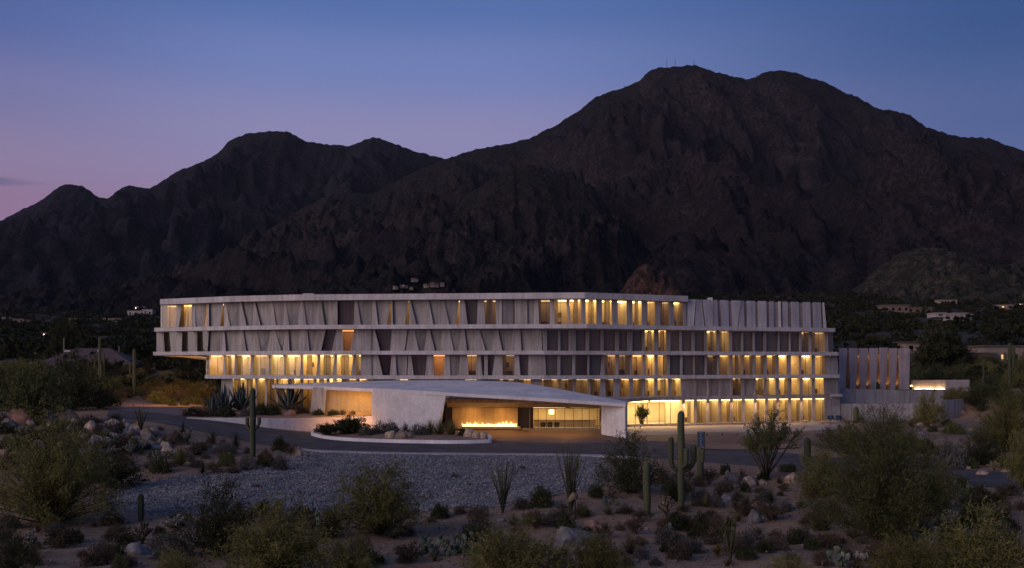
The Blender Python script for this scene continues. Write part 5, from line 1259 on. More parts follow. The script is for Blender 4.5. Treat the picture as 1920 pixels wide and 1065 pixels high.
def near_label(kd, g_, h):
    (lx, ly), t = min(LANDMARKS, key=lambda q: (q[0][0] - g_.x) ** 2 + (q[0][1] - g_.y) ** 2)
    d_ = math.hypot(lx - g_.x, ly - g_.y)
    size = 'tiny' if h < .5 else 'low' if h < .8 else 'knee high' if h < 1.3 else 'waist high' if h < 1.9 else 'head high' if h < 2.7 else 'tall' if h < 3.6 else 'very tall'
    rel = 'close beside' if d_ < 2.5 else 'a few steps from' if d_ < 6 else 'some way off from'
    side = 'in front of' if g_.y < ly - .7 * abs(g_.x - lx) else 'behind' if g_.y > ly + .7 * abs(g_.x - lx) else rel
    return '%s %s %s %s' % (size, LOOK[kd], side, t)
small = [('drab','round_shrub'),('grey','round_shrub'),('darkm','round_shrub'),('brown','dry_shrub'),('grass','grass_tuft'),('drab','round_shrub')]
scatter(95, (1190,1580), (895,1064), small, (.35,.95), 'ankle high drab desert shrub on the sandy clearing around the saguaros', 'small shrubs of the sandy clearing')
scatter(30, (0,340), (985,1064), small, (.35,1.0), 'ankle high drab desert shrub on the sand below the huge palo verde', 'small shrubs below the palo verde')
scatter(60, (225,560), (805,890), small + [('yucca','yucca_plant')], (.35,.9), 'low desert shrub on the boulder strewn bank beside the drive', 'small shrubs of the boulder bank')
scatter(60, (430,1190), (955,1064), small, (.35,1.1), 'low desert shrub among the creosotes below the gravel slope', 'small shrubs below the gravel')
scatter(90, (1560,1920), (780,1064), small + [('darkm','round_shrub'),('mound','round_shrub')], (.4,1.2), 'low desert shrub on the slope around the paved path', 'small shrubs by the paved path')
scatter(60, (0,260), (775,885), small + [('creosote_dark','creosote_bush'),('mound','round_shrub')], (.6,1.7), 'knee high shrub among the boulders and chollas beyond the huge palo verde', 'shrubs around the boulders')
thick = [('mesquite','mesquite_tree'),('creosote_dark','creosote_bush'),('mesquite','mesquite_tree'),('creosote','creosote_bush')]
scatter(95, (-60,215), (697,775), thick, (2.2,4.6), 'dark bushy tree in the thicket beyond the bend of the drive', 'thicket beyond the drive', lambda g_, px, py: g_.y < 330, 2.6)
scatter(42, (205,400), (700,758), thick + [('gold','golden_shrub'),('brown','dry_shrub')], (1.4,2.8), 'shrub of the thicket under the glow of the overhang', 'thicket under the overhang', lambda g_, px, py: g_.y < 300, 2.0)
scatter(14, (268,392), (735,752), [('gold','golden_shrub'),('gold','golden_shrub'),('brown','dry_shrub')], (1.6,2.6), 'golden shrub caught by the floodlight under the overhang', 'floodlit shrubs', None, 2.0)
scatter(16, (300,420), (752,762), [('darkm','round_shrub'),('mound','round_shrub')], (.8,1.3), 'clipped dark shrub in the row along the far footpath', 'hedge row by the footpath', None, 1.4)
scatter(75, (1712,1990), (676,735), thick, (2.2,4.4), 'dark bushy tree in the grove between the pale garden wall and the adobe house', 'grove by the adobe house', lambda g_, px, py: g_.y < 340 and not (g_.y < 192 and g_.x < 86), 2.8)
scatter(16, (1780,1990), (738,775), thick, (1.6,3.2), 'olive bush on the slope beside the pale garden wall', 'bushes beside the garden wall', None, 2.4)
scatter(46, (1925,2280), (750,1060), small + [('creosote','creosote_bush'),('creosote_dark','creosote_bush')], (.5,2.2), '', 'shrubs beyond the outer bend of the path', None, 1.8)
scatter(30, (-320,-10), (790,1060), small + [('creosote','creosote_bush'),('creosote_dark','creosote_bush')], (.5,2.2), '', 'shrubs beyond the huge palo verde', None, 1.8)
at_px('pine', 'dense_tree', 1752, 700, 100, 78, 'tall dense dark tree towering behind the pleated annex', 'tree')
at_px('pine', 'dense_tree', 1785, 698, 86, 48, 'narrower dense dark tree right of the tall one behind the annex', 'tree')
at_px('pine', 'dense_tree', 118, 676, 76, 46, 'tall dark tree standing behind the tiled roof', 'tree')
at_px('mesquite', 'mesquite_tree', 60, 790, 128, 150, 'large dark mesquite before the tiled roof house', 'tree')
at_px('mesquite', 'mesquite_tree', 135, 770, 110, 130, 'broad mesquite hiding the left half of the tiled roof eave', 'tree')

# ---- planting bed and island
bedv = BED.reshape(-1, 3); bpx = 960 + F * bedv[:, 0] / bedv[:, 1]; bpy_ = HZ - (bedv[:, 2] - CAMZ) * F / bedv[:, 1]
def bedpt(px, py):
    i = np.argmin((bpx - px) ** 2 + (2.5 * (bpy_ - py)) ** 2); return Vector(bedv[i])
for kind, nm, px, py, h, w, lab in (
    ('darkm','round_shrub',362,781,16,40,'low dark ground cover at the tip of the planting bed'),
    ('drab','round_shrub',392,781,18,40,'brownish low shrub in front of the agaves'),
    ('darkm','round_shrub',425,781,18,44,'dark low shrub below the first big agave'),
    ('grey','round_shrub',463,781,17,22,'small grey shrub behind the two armed saguaro'),
    ('darkm','round_shrub',490,779,22,36,'dark dense shrub right of the two armed saguaro in the bed'),
    ('darkm','round_shrub',512,778,22,36,'dark dense shrub left of the pink boulder in the bed'),
    ('drab','round_shrub',555,775,20,32,'brown shrub right of the pink boulder in the bed'),
    ('drab','round_shrub',572,776,14,24,'small brown shrub beside the leaning blade'),
    ('darkm','round_shrub',600,779,12,24,'low dark shrub under the leaning blade'),
    ('darkm','round_shrub',625,779,11,24,'low dark tuft before the ochre lit wall'),
    ('drab','round_shrub',643,778,10,14,'round dry tuft before the ochre lit wall'),
    ('drab','round_shrub',659,779,8,12,'tiny tuft alone before the ochre lit wall')):
    at_px(kind, nm, px, py, h, w, lab, 'shrub', None, bedpt(px, py))
def islpt(px, py, z=.45): x, y = unp(px, py, z); return Vector((x, y, z + float(leftrise(x, y))))
for kind, nm, px, py, h, w, lab in (
    ('lush','leafy_shrub',655,815.5,32,72,'largest dark leafy bush on the planted island'),
    ('lush','leafy_shrub',612,815.5,20,46,'lower leafy bush at the rounded tip of the island'),
    ('grey','grey_shrub',690,818,22,36,'dark grey shrub right of the largest leafy bush on the island'),
    ('grey','grey_shrub',716,816,26,46,'lavender grey shrub before the canopy wall'),
    ('grey','grey_shrub',734,814,24,36,'second lavender grey shrub behind the island boulders'),
    ('grey','grey_shrub',790,819,24,38,'silver grey shrub right of the island boulders'),
    ('greengrass','grass_tuft',806,816,32,46,'wispy green grass clump left of the flames on the island'),
    ('greengrass','grass_tuft',824,818,34,48,'middle wispy grass clump on the island'),
    ('greengrass','grass_tuft',846,818,34,48,'wispy grass clump nearest the flames on the island'),
    ('grass','grass_tuft',760,813,22,40,'pale grass clump behind the island rosette'),
    ('darkm','round_shrub',868,819,16,22,'dark mound between the grass and the last boulders')):
    at_px(kind, nm, px, py, h, w, lab, 'shrub', None, islpt(px, py))

# ---- potted tree inside the bright lobby
q = Vector(LG.p(1203, 1.6, .28)); pt = empty('potted_tree', q); tagit(pt, 'leafy potted tree just inside the brightest lobby glazing', 'plant')
cyl('pot', .28, .38, 0, .6, M['frame'], 18, pt)
for nm_, me_ in (('trunk', T['lush'][0][0][0]), ('crown', T['lush'][0][0][1])):
    o = link(nm_, me_, pt); o.location = (0, 0, .55); o.scale = (.55, .55, 1.05)
# ---- agaves: each leaf a part
ag_leaf = [blade_mesh('agave_leaf', 1.0, .085, .05, .25 + .15 * k, M['leaf_blue']) for k in range(3)]
def agave(px, py, hpx, label, loc, n=26):
    H = hpx * loc.y / F; e = empty('agave_plant', loc); tagit(e, label, 'agave'); r = random.Random(px)
    for k in range(n):
        o = link('leaf', ag_leaf[k % 3], e); t = (k + .5) / n
        el = math.radians(86 - 62 * t + r.uniform(-5, 5)); L = H * r.uniform(.88, 1.08)
        o.scale = (L, L, L); o.rotation_euler = (0, -el + .15, k * 2.399 + r.uniform(-.2, .2)); o.location = (0, 0, .05)
agave(398, 779, 32, 'smaller dim agave at the left of the agave row', bedpt(398, 774))
agave(419, 772, 46, 'large agave before the thick corner column', bedpt(419, 771))
agave(453, 770, 48, 'large agave left of the two armed saguaro', bedpt(453, 769))
agave(541, 768, 50, 'large upright agave below the canopy tip', bedpt(541, 768))
agave(778, 815, 20, 'small dark agave beside the boulders on the island', islpt(778, 815), 16)

# ---- saguaros
def ribbed(path, rad, ribs=13, seg=39, name='trunk'):
    path = np.asarray(path, float); k = len(path); t = unit(np.gradient(path, axis=0)); a = unit(np.cross(t, np.array([.2, .97, .1]))); b_ = np.cross(t, a)
    an = np.arange(seg) * 2 * np.pi / seg; rr = 1 + .10 * np.cos(an * ribs)
    ring = path[:, None] + np.asarray(rad)[:, None, None] * rr[None, :, None] * (np.cos(an)[None, :, None] * a[:, None] + np.sin(an)[None, :, None] * b_[:, None])
    i = np.arange(k * seg).reshape(k, seg); j = np.roll(i, -1, 1)
    f = np.stack([i[:-1], j[:-1], j[1:], i[1:]], -1).reshape(-1, 4)
    return npmesh(name, ring.reshape(-1, 3), f, M['cactus'], True)
def saguaro(px, py, hpx, rpx, label, arms=(), loc=None, lean=0.0):
    g_ = loc or G(px, py); s = g_.y / F; H = hpx * s; R = rpx * s
    e = empty('saguaro_cactus', g_); tagit(e, label, 'cactus')
    z = np.concatenate([np.linspace(-.15, H - R * 1.6, 10), H - R * 1.6 + R * 1.6 * np.sin(np.linspace(0, 1, 7)[1:] * np.pi / 2)])
    rad = np.concatenate([R * np.interp(np.linspace(0, 1, 10), [0, .1, .5, 1], [.82, .86, 1.0, .93]), R * .93 * np.cos(np.linspace(0, 1, 7)[1:] * np.pi / 2) + .004])
    link('trunk', ribbed(np.column_stack([lean * (z / H) ** 2 + .02 * np.sin(z * 2), 0 * z, z]), rad), e)
    for (dx, z0, z1, ar, dy) in arms:      # reach (px), leave height, tip height, radius (px), depth shift
        d = dx * s; r = ar * s; za, zb = z0 * s, z1 * s; c_ = abs(d)
        t = np.linspace(0, 1, 8); arc = np.column_stack([d * np.sin(t * np.pi / 2), dy * t, za + min(c_, (zb - za) * .6) * (1 - np.cos(t * np.pi / 2))])
        zs = np.linspace(arc[-1, 2], zb - r, 5)[1:]; up = np.column_stack([np.full(4, d), np.full(4, dy), zs])
        zc = zb - r + r * np.sin(np.linspace(0, 1, 6)[1:] * np.pi / 2); cap = np.column_stack([np.full(5, d), np.full(5, dy), zc])
        rr = np.concatenate([np.linspace(r * .75, r, 8), np.full(4, r), r * np.cos(np.linspace(0, 1, 6)[1:] * np.pi / 2) + .004])
        link('arm', ribbed(np.vstack([arc, up, cap]), rr, 10, 30, 'arm'), e)
saguaro(1277, 953, 183, 6.4, 'tallest saguaro with three raised arms standing before the lit lobby', [(-19,70,134,4.6,0), (24,70,118,5,.1), (7,78,114,4.4,-.55)])
saguaro(1213, 966, 100, 6.8, 'stout unbranched saguaro before the dark creosote')
saguaro(1313, 908, 70, 5.9, 'shorter saguaro behind the blue sign, without arms', [(3,40,66,3,-.3)])
saguaro(1514, 882, 62, 6.2, 'unbranched saguaro beside the drive, against the big palo verde')
saguaro(474, 858, 130, 5.4, 'two armed saguaro on the boulder bank left of the gravel', [(-10.5,50,75,3.3,0), (12,54,75,3.3,0)])
saguaro(264, 980, 53, 5.4, 'small columnar saguaro at the lower gravel edge')
saguaro(1605, 792, 30, 5.2, 'short thick saguaro glowing at the corner of the retaining wall')
saguaro(187, 742, 110, 2.4, 'candelabra saguaro rising before the tiled roof', [(-9,40,74,1.7,0), (8,34,78,1.8,0), (4,30,60,1.6,-.4)])
saguaro(252, 742, 88, 3.2, 'slim saguaro lit orange on the side of the overhang', [(-8,34,62,1.7,0)])
saguaro(1893, 735, 92, 3.4, 'dark candelabra saguaro before the adobe house', [(-9,52,74,2.4,0), (8,56,86,2.4,0), (5,40,60,2,-.4)])
saguaro(1844, 742, 58, 1.7, 'thin straight saguaro in the grove left of the adobe house')
saguaro(1606, 728, 18, 2.2, 'small saguaro before the lit slits of the annex', [(3,5,14,1.4,0)], Vector(AW.p(1645, -1.5, 4.45)))

# ---- ocotillos
M['ocotillo'] = simple('ocotillo_bark', (.05,.05,.03), .95, .3, 8, .3)
def ocotillo(px, py, hpx, wpx, n, label, seed):
    g_ = G(px, py); s = g_.y / F; H = hpx * s; R = wpx * s / 2; r = np.random.RandomState(seed); paths, rad = [], []; lp, la = [], []
    for k in range(n):
        az = k * 2.399 + r.uniform(-.3, .3); q = math.sqrt((k + .6) / n) * r.uniform(.75, 1.05); t = np.linspace(0, 1, 12)
        h = H * r.uniform(.75, 1.02) * (1 - .12 * q)
        xx = R * q * (t ** 1.25) ; pts = np.column_stack([np.cos(az) * xx, np.sin(az) * xx, h * t - .05]) + np.cumsum(r.normal(size=(12, 3)) * .018, 0)
        pts[0] = [r.normal() * .05, r.normal() * .05, -.1]
        paths.append(pts); rad.append(np.interp(t, [0, .6, 1], [.036, .026, .010]))
        for j in range(60):
            u = .25 + .75 * r.rand(); i = int(u * 11 * .999); f_ = u * 11 - i; p = pts[i] * (1 - f_) + pts[min(i+1, 11)] * f_; lp.append(p); la.append(r.normal(size=3) + np.array([0, 0, .6]))
    e = empty('ocotillo_plant', g_); tagit(e, label, 'ocotillo')
    v, f = tubes(paths, rad, 4); link('stems', npmesh('stems', v, f, M['ocotillo'], True), e)
    v, f = leafquads(np.array(lp), unit(np.array(la)), .09, .02, r); link('foliage', npmesh('foliage', v, f, M['leaf_olive']), e)
ocotillo(942, 962, 112, 68, 24, 'spreading ocotillo at the gravel edge left of the green leafy shrub', 1)
ocotillo(1070, 965, 148, 66, 34, 'tallest dense ocotillo behind the hooded path light', 2)
ocotillo(264, 812, 56, 40, 20, 'small ocotillo among boulders beside the far bend of the drive', 3)
ocotillo(1369, 1054, 100, 46, 13, 'thin sparse ocotillo on the open sandy clearing', 4)

# ---- prickly pears: every pad a part
def pad_mesh():
    bm = bmesh.new(); bmesh.ops.create_uvsphere(bm, u_segments=10, v_segments=7, radius=1)
    for v in bm.verts: z = v.co.z; v.co = Vector((v.co.x * (.72 + .22 * z), v.co.y * .16, (z + 1) * .95))
    me = bpy.data.meshes.new('pad'); bm.to_mesh(me); bm.free(); me.materials.append(M['pad']); me.polygons.foreach_set('use_smooth', [True] * len(me.polygons)); return me
PAD = pad_mesh()
def prickly(px, py, hpx, wpx, n, label, seed):
    g_ = G(px, py); s = g_.y / F; H, R = hpx * s, wpx * s / 2; e = empty('prickly_pear_cactus', g_); tagit(e, label, 'cactus'); r = random.Random(seed); tips = []
    for k in range(n):
        sz = r.uniform(.13, .22)
        if k < n * .4 or not tips: base = Vector((r.uniform(-R, R) * .9, r.uniform(-R, R) * .5, -.02)); d = Vector((r.uniform(-.4, .4), r.uniform(-.3, .3), 1))
        else:
            b0, d0 = tips[r.randrange(len(tips))]; base = b0; d = (d0 + Vector((r.uniform(-.8, .8), r.uniform(-.5, .5), r.uniform(0, .5)))).normalized()
            if base.z > H * .8: base = Vector((base.x, base.y, r.uniform(0, .3 * H)))
        d.normalize(); o = link('pad', PAD, e); o.location = base; o.scale = (sz, sz, sz)
        o.rotation_euler = (d.to_track_quat('Z', 'Y').to_matrix().to_4x4() @ Matrix.Rotation(r.uniform(0, 6.28), 4, 'Z')).to_euler()
        tips.append((base + d * sz * 1.8, d))
for a in ((845,1040,64,120,110,'sprawling prickly pear thicket behind the low wide creosote'), (578,975,44,50,20,'prickly pear with pale top pads at the lower gravel edge'), (612,992,70,56,30,'taller dark prickly pear left of the big creosote'), (1150,949,20,44,12,'low yellowish prickly pear below the dark creosote'), (1250,1005,26,36,10,'small prickly pear in the sandy clearing below the pink cholla'), (1799,925,50,50,24,'upright prickly pear beside the paved path'), (1560,1062,40,62,22,'blue green prickly pear at the foot of the largest palo verde'), (350,816,18,26,8,'small prickly pear among the boulders by the drive'), (30,845,34,40,14,'prickly pear between boulders beyond the huge palo verde')):
    prickly(*a, seed=a[0])

# ---- chollas
def cholla(px, py, hpx, wpx, label, mat, seed):
    g_ = G(px, py); s = g_.y / F; H, R = hpx * s, wpx * s / 2; r = np.random.RandomState(seed); e = empty('cholla_cactus', g_); tagit(e, label, 'cactus')
    paths, rad, lp, la = [], [], [], []
    for k in range(13):
        az = k * 2.399; q = math.sqrt((k + .5) / 13); tip = np.array([R * q * math.cos(az), R * q * math.sin(az), H * (1 - .45 * q * q) * r.uniform(.75, 1)])
        b0 = np.array([0, 0, H * .15 * (k > 2)]); t = np.linspace(0, 1, 6)[:, None]; pts = b0 * (1 - t) ** 2 + 2 * t * (1 - t) * np.array([tip[0] * .35, tip[1] * .35, tip[2] * .7]) + t * t * tip
        paths.append(pts); rad.append(np.interp(t[:, 0], [0, .5, 1], [.07, .05, .05]) * max(.6, H / 1.2))
        for j in range(90):
            u = .35 + .65 * r.rand(); i = int(u * 5 * .999); f_ = u * 5 - i; d = unit(r.normal(size=3)); lp.append(pts[i] * (1 - f_) + pts[i+1] * f_ + d * .05 * max(.6, H / 1.2)); la.append(d)
    v, f = tubes(paths, rad, 6); link('branches', npmesh('branches', v, f, M['cactus'], True), e)
    v, f = leafquads(np.array(lp), np.array(la), .06, .03, r); link('spines', npmesh('spines', v, f, mat), e)
for k, a in enumerate(((195,850,34,34,'silvery cholla cluster left of the stone group'), (222,842,30,26,'small silvery cholla against the big tan boulder'), (245,856,34,26,'tall silvery cholla in the middle of the boulder bank'), (296,872,30,30,'white tipped cholla above the dark mound'), (334,856,16,44,'low spreading white cholla beside the feathery tuft'), (48,818,24,36,'silvery cholla beside the reddish boulder'), (330,992,28,54,'white frosted cholla at the lower gravel edge'), (57,1045,58,26,'tall thin cholla on the sand at the foot of the palo verde'), (212,858,24,30,'low silvery cholla in front of the tall silvery one'), (268,846,22,26,'silvery cholla right of the tall silvery one, by the flat grey boulder'), (170,862,26,30,'frosted cholla left of the silvery cluster'), (316,862,20,34,'white tipped cholla behind the low spreading white one'), (110,812,20,26,'small silvery cholla before the tall tan boulder'))):
    cholla(*a, M['cholla_spine'], k)
for k, a in enumerate(((267,1020,48,46,'round pink flowering cholla below the small columnar saguaro'), (1250,972,46,40,'pink cholla between the stout and the tallest saguaro'), (1864,884,22,28,'small pink cholla at the paved path'), (1150,935,18,26,'dry pinkish cholla below the dark creosote'))):
    cholla(*a, M['cholla_pink'], 20 + k)
# white-flowered yucca at the bottom right
g_ = G(1606, 1068); e = empty('flowering_yucca', g_); tagit(e, 'dark spiky plant with upright white blossoms at the foot of the largest palo verde', 'yucca')
o = link('foliage', T['yucca'][0][0][1], e); o.scale = (.75, .75, .6)
r = np.random.RandomState(3); pp, aa = [], []
for k in range(9):
    b0 = np.array([r.uniform(-.75, .75), r.uniform(-.4, .4), r.uniform(.45, .7)])
    for j in range(60): d = unit(r.normal(size=3)); pp.append(b0 + d * np.array([.035, .035, .11]) + [0, 0, .12]); aa.append(unit(d + [0, 0, .8]))
v, f = leafquads(np.array(pp), np.array(aa), .05, .018, r); link('blossoms', npmesh('blossoms', v, f, M['flower_white']), e)
v, f = tubes([np.array([[0, 0, 0], [q[0] * .7, q[1] * .7, .3], [q[0], q[1], q[2]]]) for q in np.array(pp)[::60]], [np.array([.015, .012, .01])] * 9, 4); link('stalks', npmesh('stalks', v, f, M['leaf_dark']), e)

# ---- boulders
RK = {'t': [rock_mesh('boulder', 200 + k, M['rock_tan']) for k in range(5)], 'g': [rock_mesh('boulder', 210 + k, M['rock_grey']) for k in range(4)], 'r': [rock_mesh('boulder', 220 + k, M['rock_red']) for k in range(3)]}
def boulder(c, px, py, wpx, hpx, label, loc=None, group=None):
    g_ = loc or G(px, py); s = g_.y / F; r = random.Random(px * 7 + py); me = RK[c][r.randrange(len(RK[c]))]
    o = link('boulder', me); w, h = wpx * s / 2 * 1.1, hpx * s / 1.02; o.location = (g_.x, g_.y, g_.z + h * .06); o.scale = (w, w * r.uniform(.7, .95), h); o.rotation_euler = (r.uniform(-.1, .1), r.uniform(-.1, .1), r.uniform(-.5, .5))
    return tagit(o, label, 'boulder', group)
for a in (('r',38,790,56,22,'long reddish boulder at the back of the boulder bank'), ('t',127,796,36,26,'tall tan boulder left of the chollas'), ('t',211,803,38,18,'broad smooth tan boulder beside the small ocotillo'), ('t',171,812,28,24,'tan boulder right of the tall tan one'), ('g',243,814,28,12,'flat grey boulder below the small ocotillo'), ('t',284,815,32,14,'tan boulder with a hollow beside the drive'), ('g',20,808,34,18,'grey boulder half hidden at the foot of the thicket'), ('t',312,838,26,10,'flat tan boulder behind the white cholla'), ('g',96,792,26,16,'grey boulder between the reddish and the tall tan ones'), ('g',180,838,26,22,'grey boulder under the silvery cholla cluster'), ('g',160,852,22,16,'small grey boulder left of the silvery chollas'), ('t',562,856,24,17,'tan boulder at the tip of the gravel by the kerb'), ('g',258,1040,44,18,'flat grey boulder on the sand below the pink flowering cholla'), ('g',300,1044,26,14,'dark grey stone right of the flat grey boulder'),
          ('t',1403,912,30,17,'tan boulder beside the dark yucca'), ('g',1370,903,26,22,'upright grey boulder left of the tan one'), ('t',1484,903,30,18,'split tan boulder under the slender tree'), ('t',1424,896,22,10,'low pale boulder at the trunk of the slender tree'), ('t',1428,954,42,14,'long flat pale boulder in the middle of the clearing'), ('g',1412,980,28,24,'dark grey boulder below the long flat one'), ('g',1360,940,26,14,'dull grey boulder in the middle of the dark shrubs'), ('t',1072,981,20,9,'small white stone behind the large grey boulder'), ('r',1108,990,32,16,'pinkish boulder behind the large grey boulder'), ('r',1124,996,14,14,'small pink stone beside the pinkish boulder'), ('g',1075,1020,74,36,'large grey boulder above the low wide creosote'), ('r',1028,1068,26,16,'pink boulder at the base of the low wide creosote'), ('g',938,978,20,9,'low grey stone under the spreading ocotillo'),
          ('g',1722,814,26,9,'flat white boulder on the slope right of the palo verde'), ('t',1747,805,12,10,'small golden boulder above the yellow green mound'), ('t',1690,800,36,9,'long pale stone ledge below the terrace wall'), ('t',1730,798,22,8,'pale stone at the foot of the thin creosote'), ('g',1800,802,46,6,'flat bluish stone slab on the far slope'), ('t',1829,808,34,6,'long flat pale slab beside the bluish one'), ('t',1840,890,24,8,'pale stone left of the pink cholla by the path'), ('t',1890,886,20,8,'pale stone right of the pink cholla by the path'), ('t',1793,951,12,8,'small round tan stone below the upright prickly pear'), ('t',1802,776,18,8,'golden boulder below the pale garden wall'), ('g',1870,742,16,10,'squarish pale stone in the grove'), ('t',298,752,30,12,'reddish rock heap beside the far footpath')):
    boulder(*a)
for a in (('t',734,820,22,14,'left of the two tan boulders on the island'), ('t',757,821,24,14,'right of the two tan boulders on the island'), ('t',880,819,22,18,'largest boulder of three at the blunt end of the island'), ('t',894,820,17,11,'middle boulder of three at the blunt end of the island'), ('t',907,820,16,12,'last boulder of three at the blunt end of the island')): boulder(*a, islpt(a[1], a[2], .5))
for a in (('r',538,780,22,12,'pink boulder in front of the upright agave'), ('g',467,777,14,12,'grey stone behind the two armed saguaro in the bed'), ('t',430,776,16,9,'tan stone between the large agaves')): boulder(*a, bedpt(a[1], a[2]))
rq = random.Random(8)
for k in range(100):
    px, py = (rq.uniform(0, 330), rq.uniform(786, 862)) if k < 20 or k >= 46 else (rq.uniform(1180, 1560), rq.uniform(890, 1060)) if k < 34 else (rq.uniform(1680, 1920), rq.uniform(790, 900))
    g_ = G(px, py)
    if road_near(g_.x) - 1.5 < g_.y < road_far(g_.x) + 1: continue
    w = rq.uniform(6, 16) if k < 46 else rq.uniform(12, 26)
    cl = rq.choice('ttg'); (lx, ly), t = min(LANDMARKS, key=lambda q: (q[0][0] - g_.x) ** 2 + (q[0][1] - g_.y) ** 2)
    side = 'in front of' if g_.y < ly - .7 * abs(g_.x - lx) else 'behind' if g_.y > ly + .7 * abs(g_.x - lx) else 'beside' if math.hypot(lx - g_.x, ly - g_.y) < 4 else 'some way off from'
    sz = 'pebble sized' if w < 8 else 'small' if w < 12 else 'middling' if w < 17 else 'bulky' if w < 22 else 'large rounded'
    lab_ = '%s %s boulder %s %s' % (sz, 'tan' if cl == 't' else 'grey', side, t)
    boulder(cl, int(px), int(py), w, w * .6, lab_, g_, LABEL_GROUP.setdefault(lab_, 'stones of the boulder bank' if k < 20 or k >= 46 else 'stones of the clearing' if k < 34 else 'stones of the far slope'))

# ---- hooded path light
g_ = G(1078, 973); s = g_.y / F; e = empty('path_light', g_); tagit(e, 'dark post with a tan drooping domed hood in front of the dense ocotillo', 'lamp post')
cyl('post', .06, .055, -.1, 44 * s, M['frame'], 10, e)
v, f = [], []
for i in range(9):
    t = i / 8 * math.pi * .62
    for a in range(16): an = a * math.pi / 8; v.append((-.12 + math.sin(t) * .34 * math.cos(an), math.sin(t) * .3 * math.sin(an), 42 * s + .34 * math.cos(t) - .06 - .22 * (math.sin(t) * math.cos(an) < 0) * abs(math.sin(t) * math.cos(an))))
for i in range(8):
    for a in range(16): f.append((16*i + a, 16*i + (a+1) % 16, 16*i + 16 + (a+1) % 16, 16*i + 16 + a))
link('hood', mkmesh('hood', v, f, simple('hood_tan', (.15,.115,.07), .8, .3, 6, .2), True), e)
# ------------------------------------------------------------------ far scrub, houses, masts
def scrub(name, pts, size, seed, label, q=34, mat='leaf_dark'):
    r = np.random.RandomState(seed); n = len(pts)
    d = unit(r.normal(size=(n, q, 3))); d[..., 2] = np.abs(d[..., 2])
    pos = d * (.45 + .55 * r.rand(n, q, 1)) * np.array([1, 1, .8]) * size[:, None, None]
    ax = unit(d + .7 * r.normal(size=d.shape)); side = unit(np.cross(ax, r.normal(size=d.shape)))
    L = size[:, None, None] * (.35 + .3 * r.rand(n, q, 1)); Wd = L * .42
    a = pos + pts[:, None]; v = np.stack([a, a + ax * L * .5 + side * Wd, a + ax * L, a + ax * L * .5 - side * Wd], 2).reshape(-1, 3)
    o = link(name, npmesh(name, v, np.arange(len(v)).reshape(-1, 4), M[mat])); return tagit(o, label, 'scrub', kind='stuff')
M['leaf_far'] = leafmat('far_scrub', (.013,.016,.009), (.034,.034,.017), .15, .05, 0)
r = np.random.RandomState(31)
n = 11000; Y = 205 + 900 * r.rand(n) ** 1.5; X = (r.rand(n) - .5) * 2 * (.60 * Y + 40)
k = ~((X > -66) & (X < 60) & (Y < 212)) & ~((X > 46) & (X < 90) & (Y < 215)) & (fbm(X / 40, Y / 40, 3) > -.35)
X, Y = X[k], Y[k]
scrub('far_scrub', np.column_stack([X, Y, gh(X, Y) - .1]), 1.0 + 1.9 * r.rand(len(X)) ** 1.5 + Y / 700, 32, 'dense dark green desert scrub covering the plain up to the mountains', 30, 'leaf_far')
for nm, cnt_, lo, hi, lab in (('east_hill', 3200, 0, 1.0, 'low dark scrub dotted over the rounded foothill'), ('middle_spur', 3600, .0, 1, 'low dark scrub dotted over the near mountain spur'), ('main_mountain', 5200, .0, 1, 'low dark scrub dotted over the slopes of the main mountain'), ('west_spur', 2200, 0, 1, 'low dark scrub dotted over the western spur')):
    Xm, Ym, Zm, Vm = MT[nm]; ok = np.argwhere((Vm[:-1, :-1] >= 0)); q = ok[r.randint(len(ok), size=cnt_)]; u, w = r.rand(cnt_), r.rand(cnt_)
    def bl(A): return (A[q[:, 0], q[:, 1]] * (1-u) * (1-w) + A[q[:, 0]+1, q[:, 1]] * u * (1-w) + A[q[:, 0], q[:, 1]+1] * (1-u) * w + A[q[:, 0]+1, q[:, 1]+1] * u * w)
    pts = np.column_stack([bl(Xm), bl(Ym), bl(Zm) - .3])
    scrub('mountain_scrub', pts, (1.0 + 1.6 * r.rand(cnt_)) * (1 if nm != 'main_mountain' else 1.5), 40 + len(nm), lab, 12, 'leaf_far')

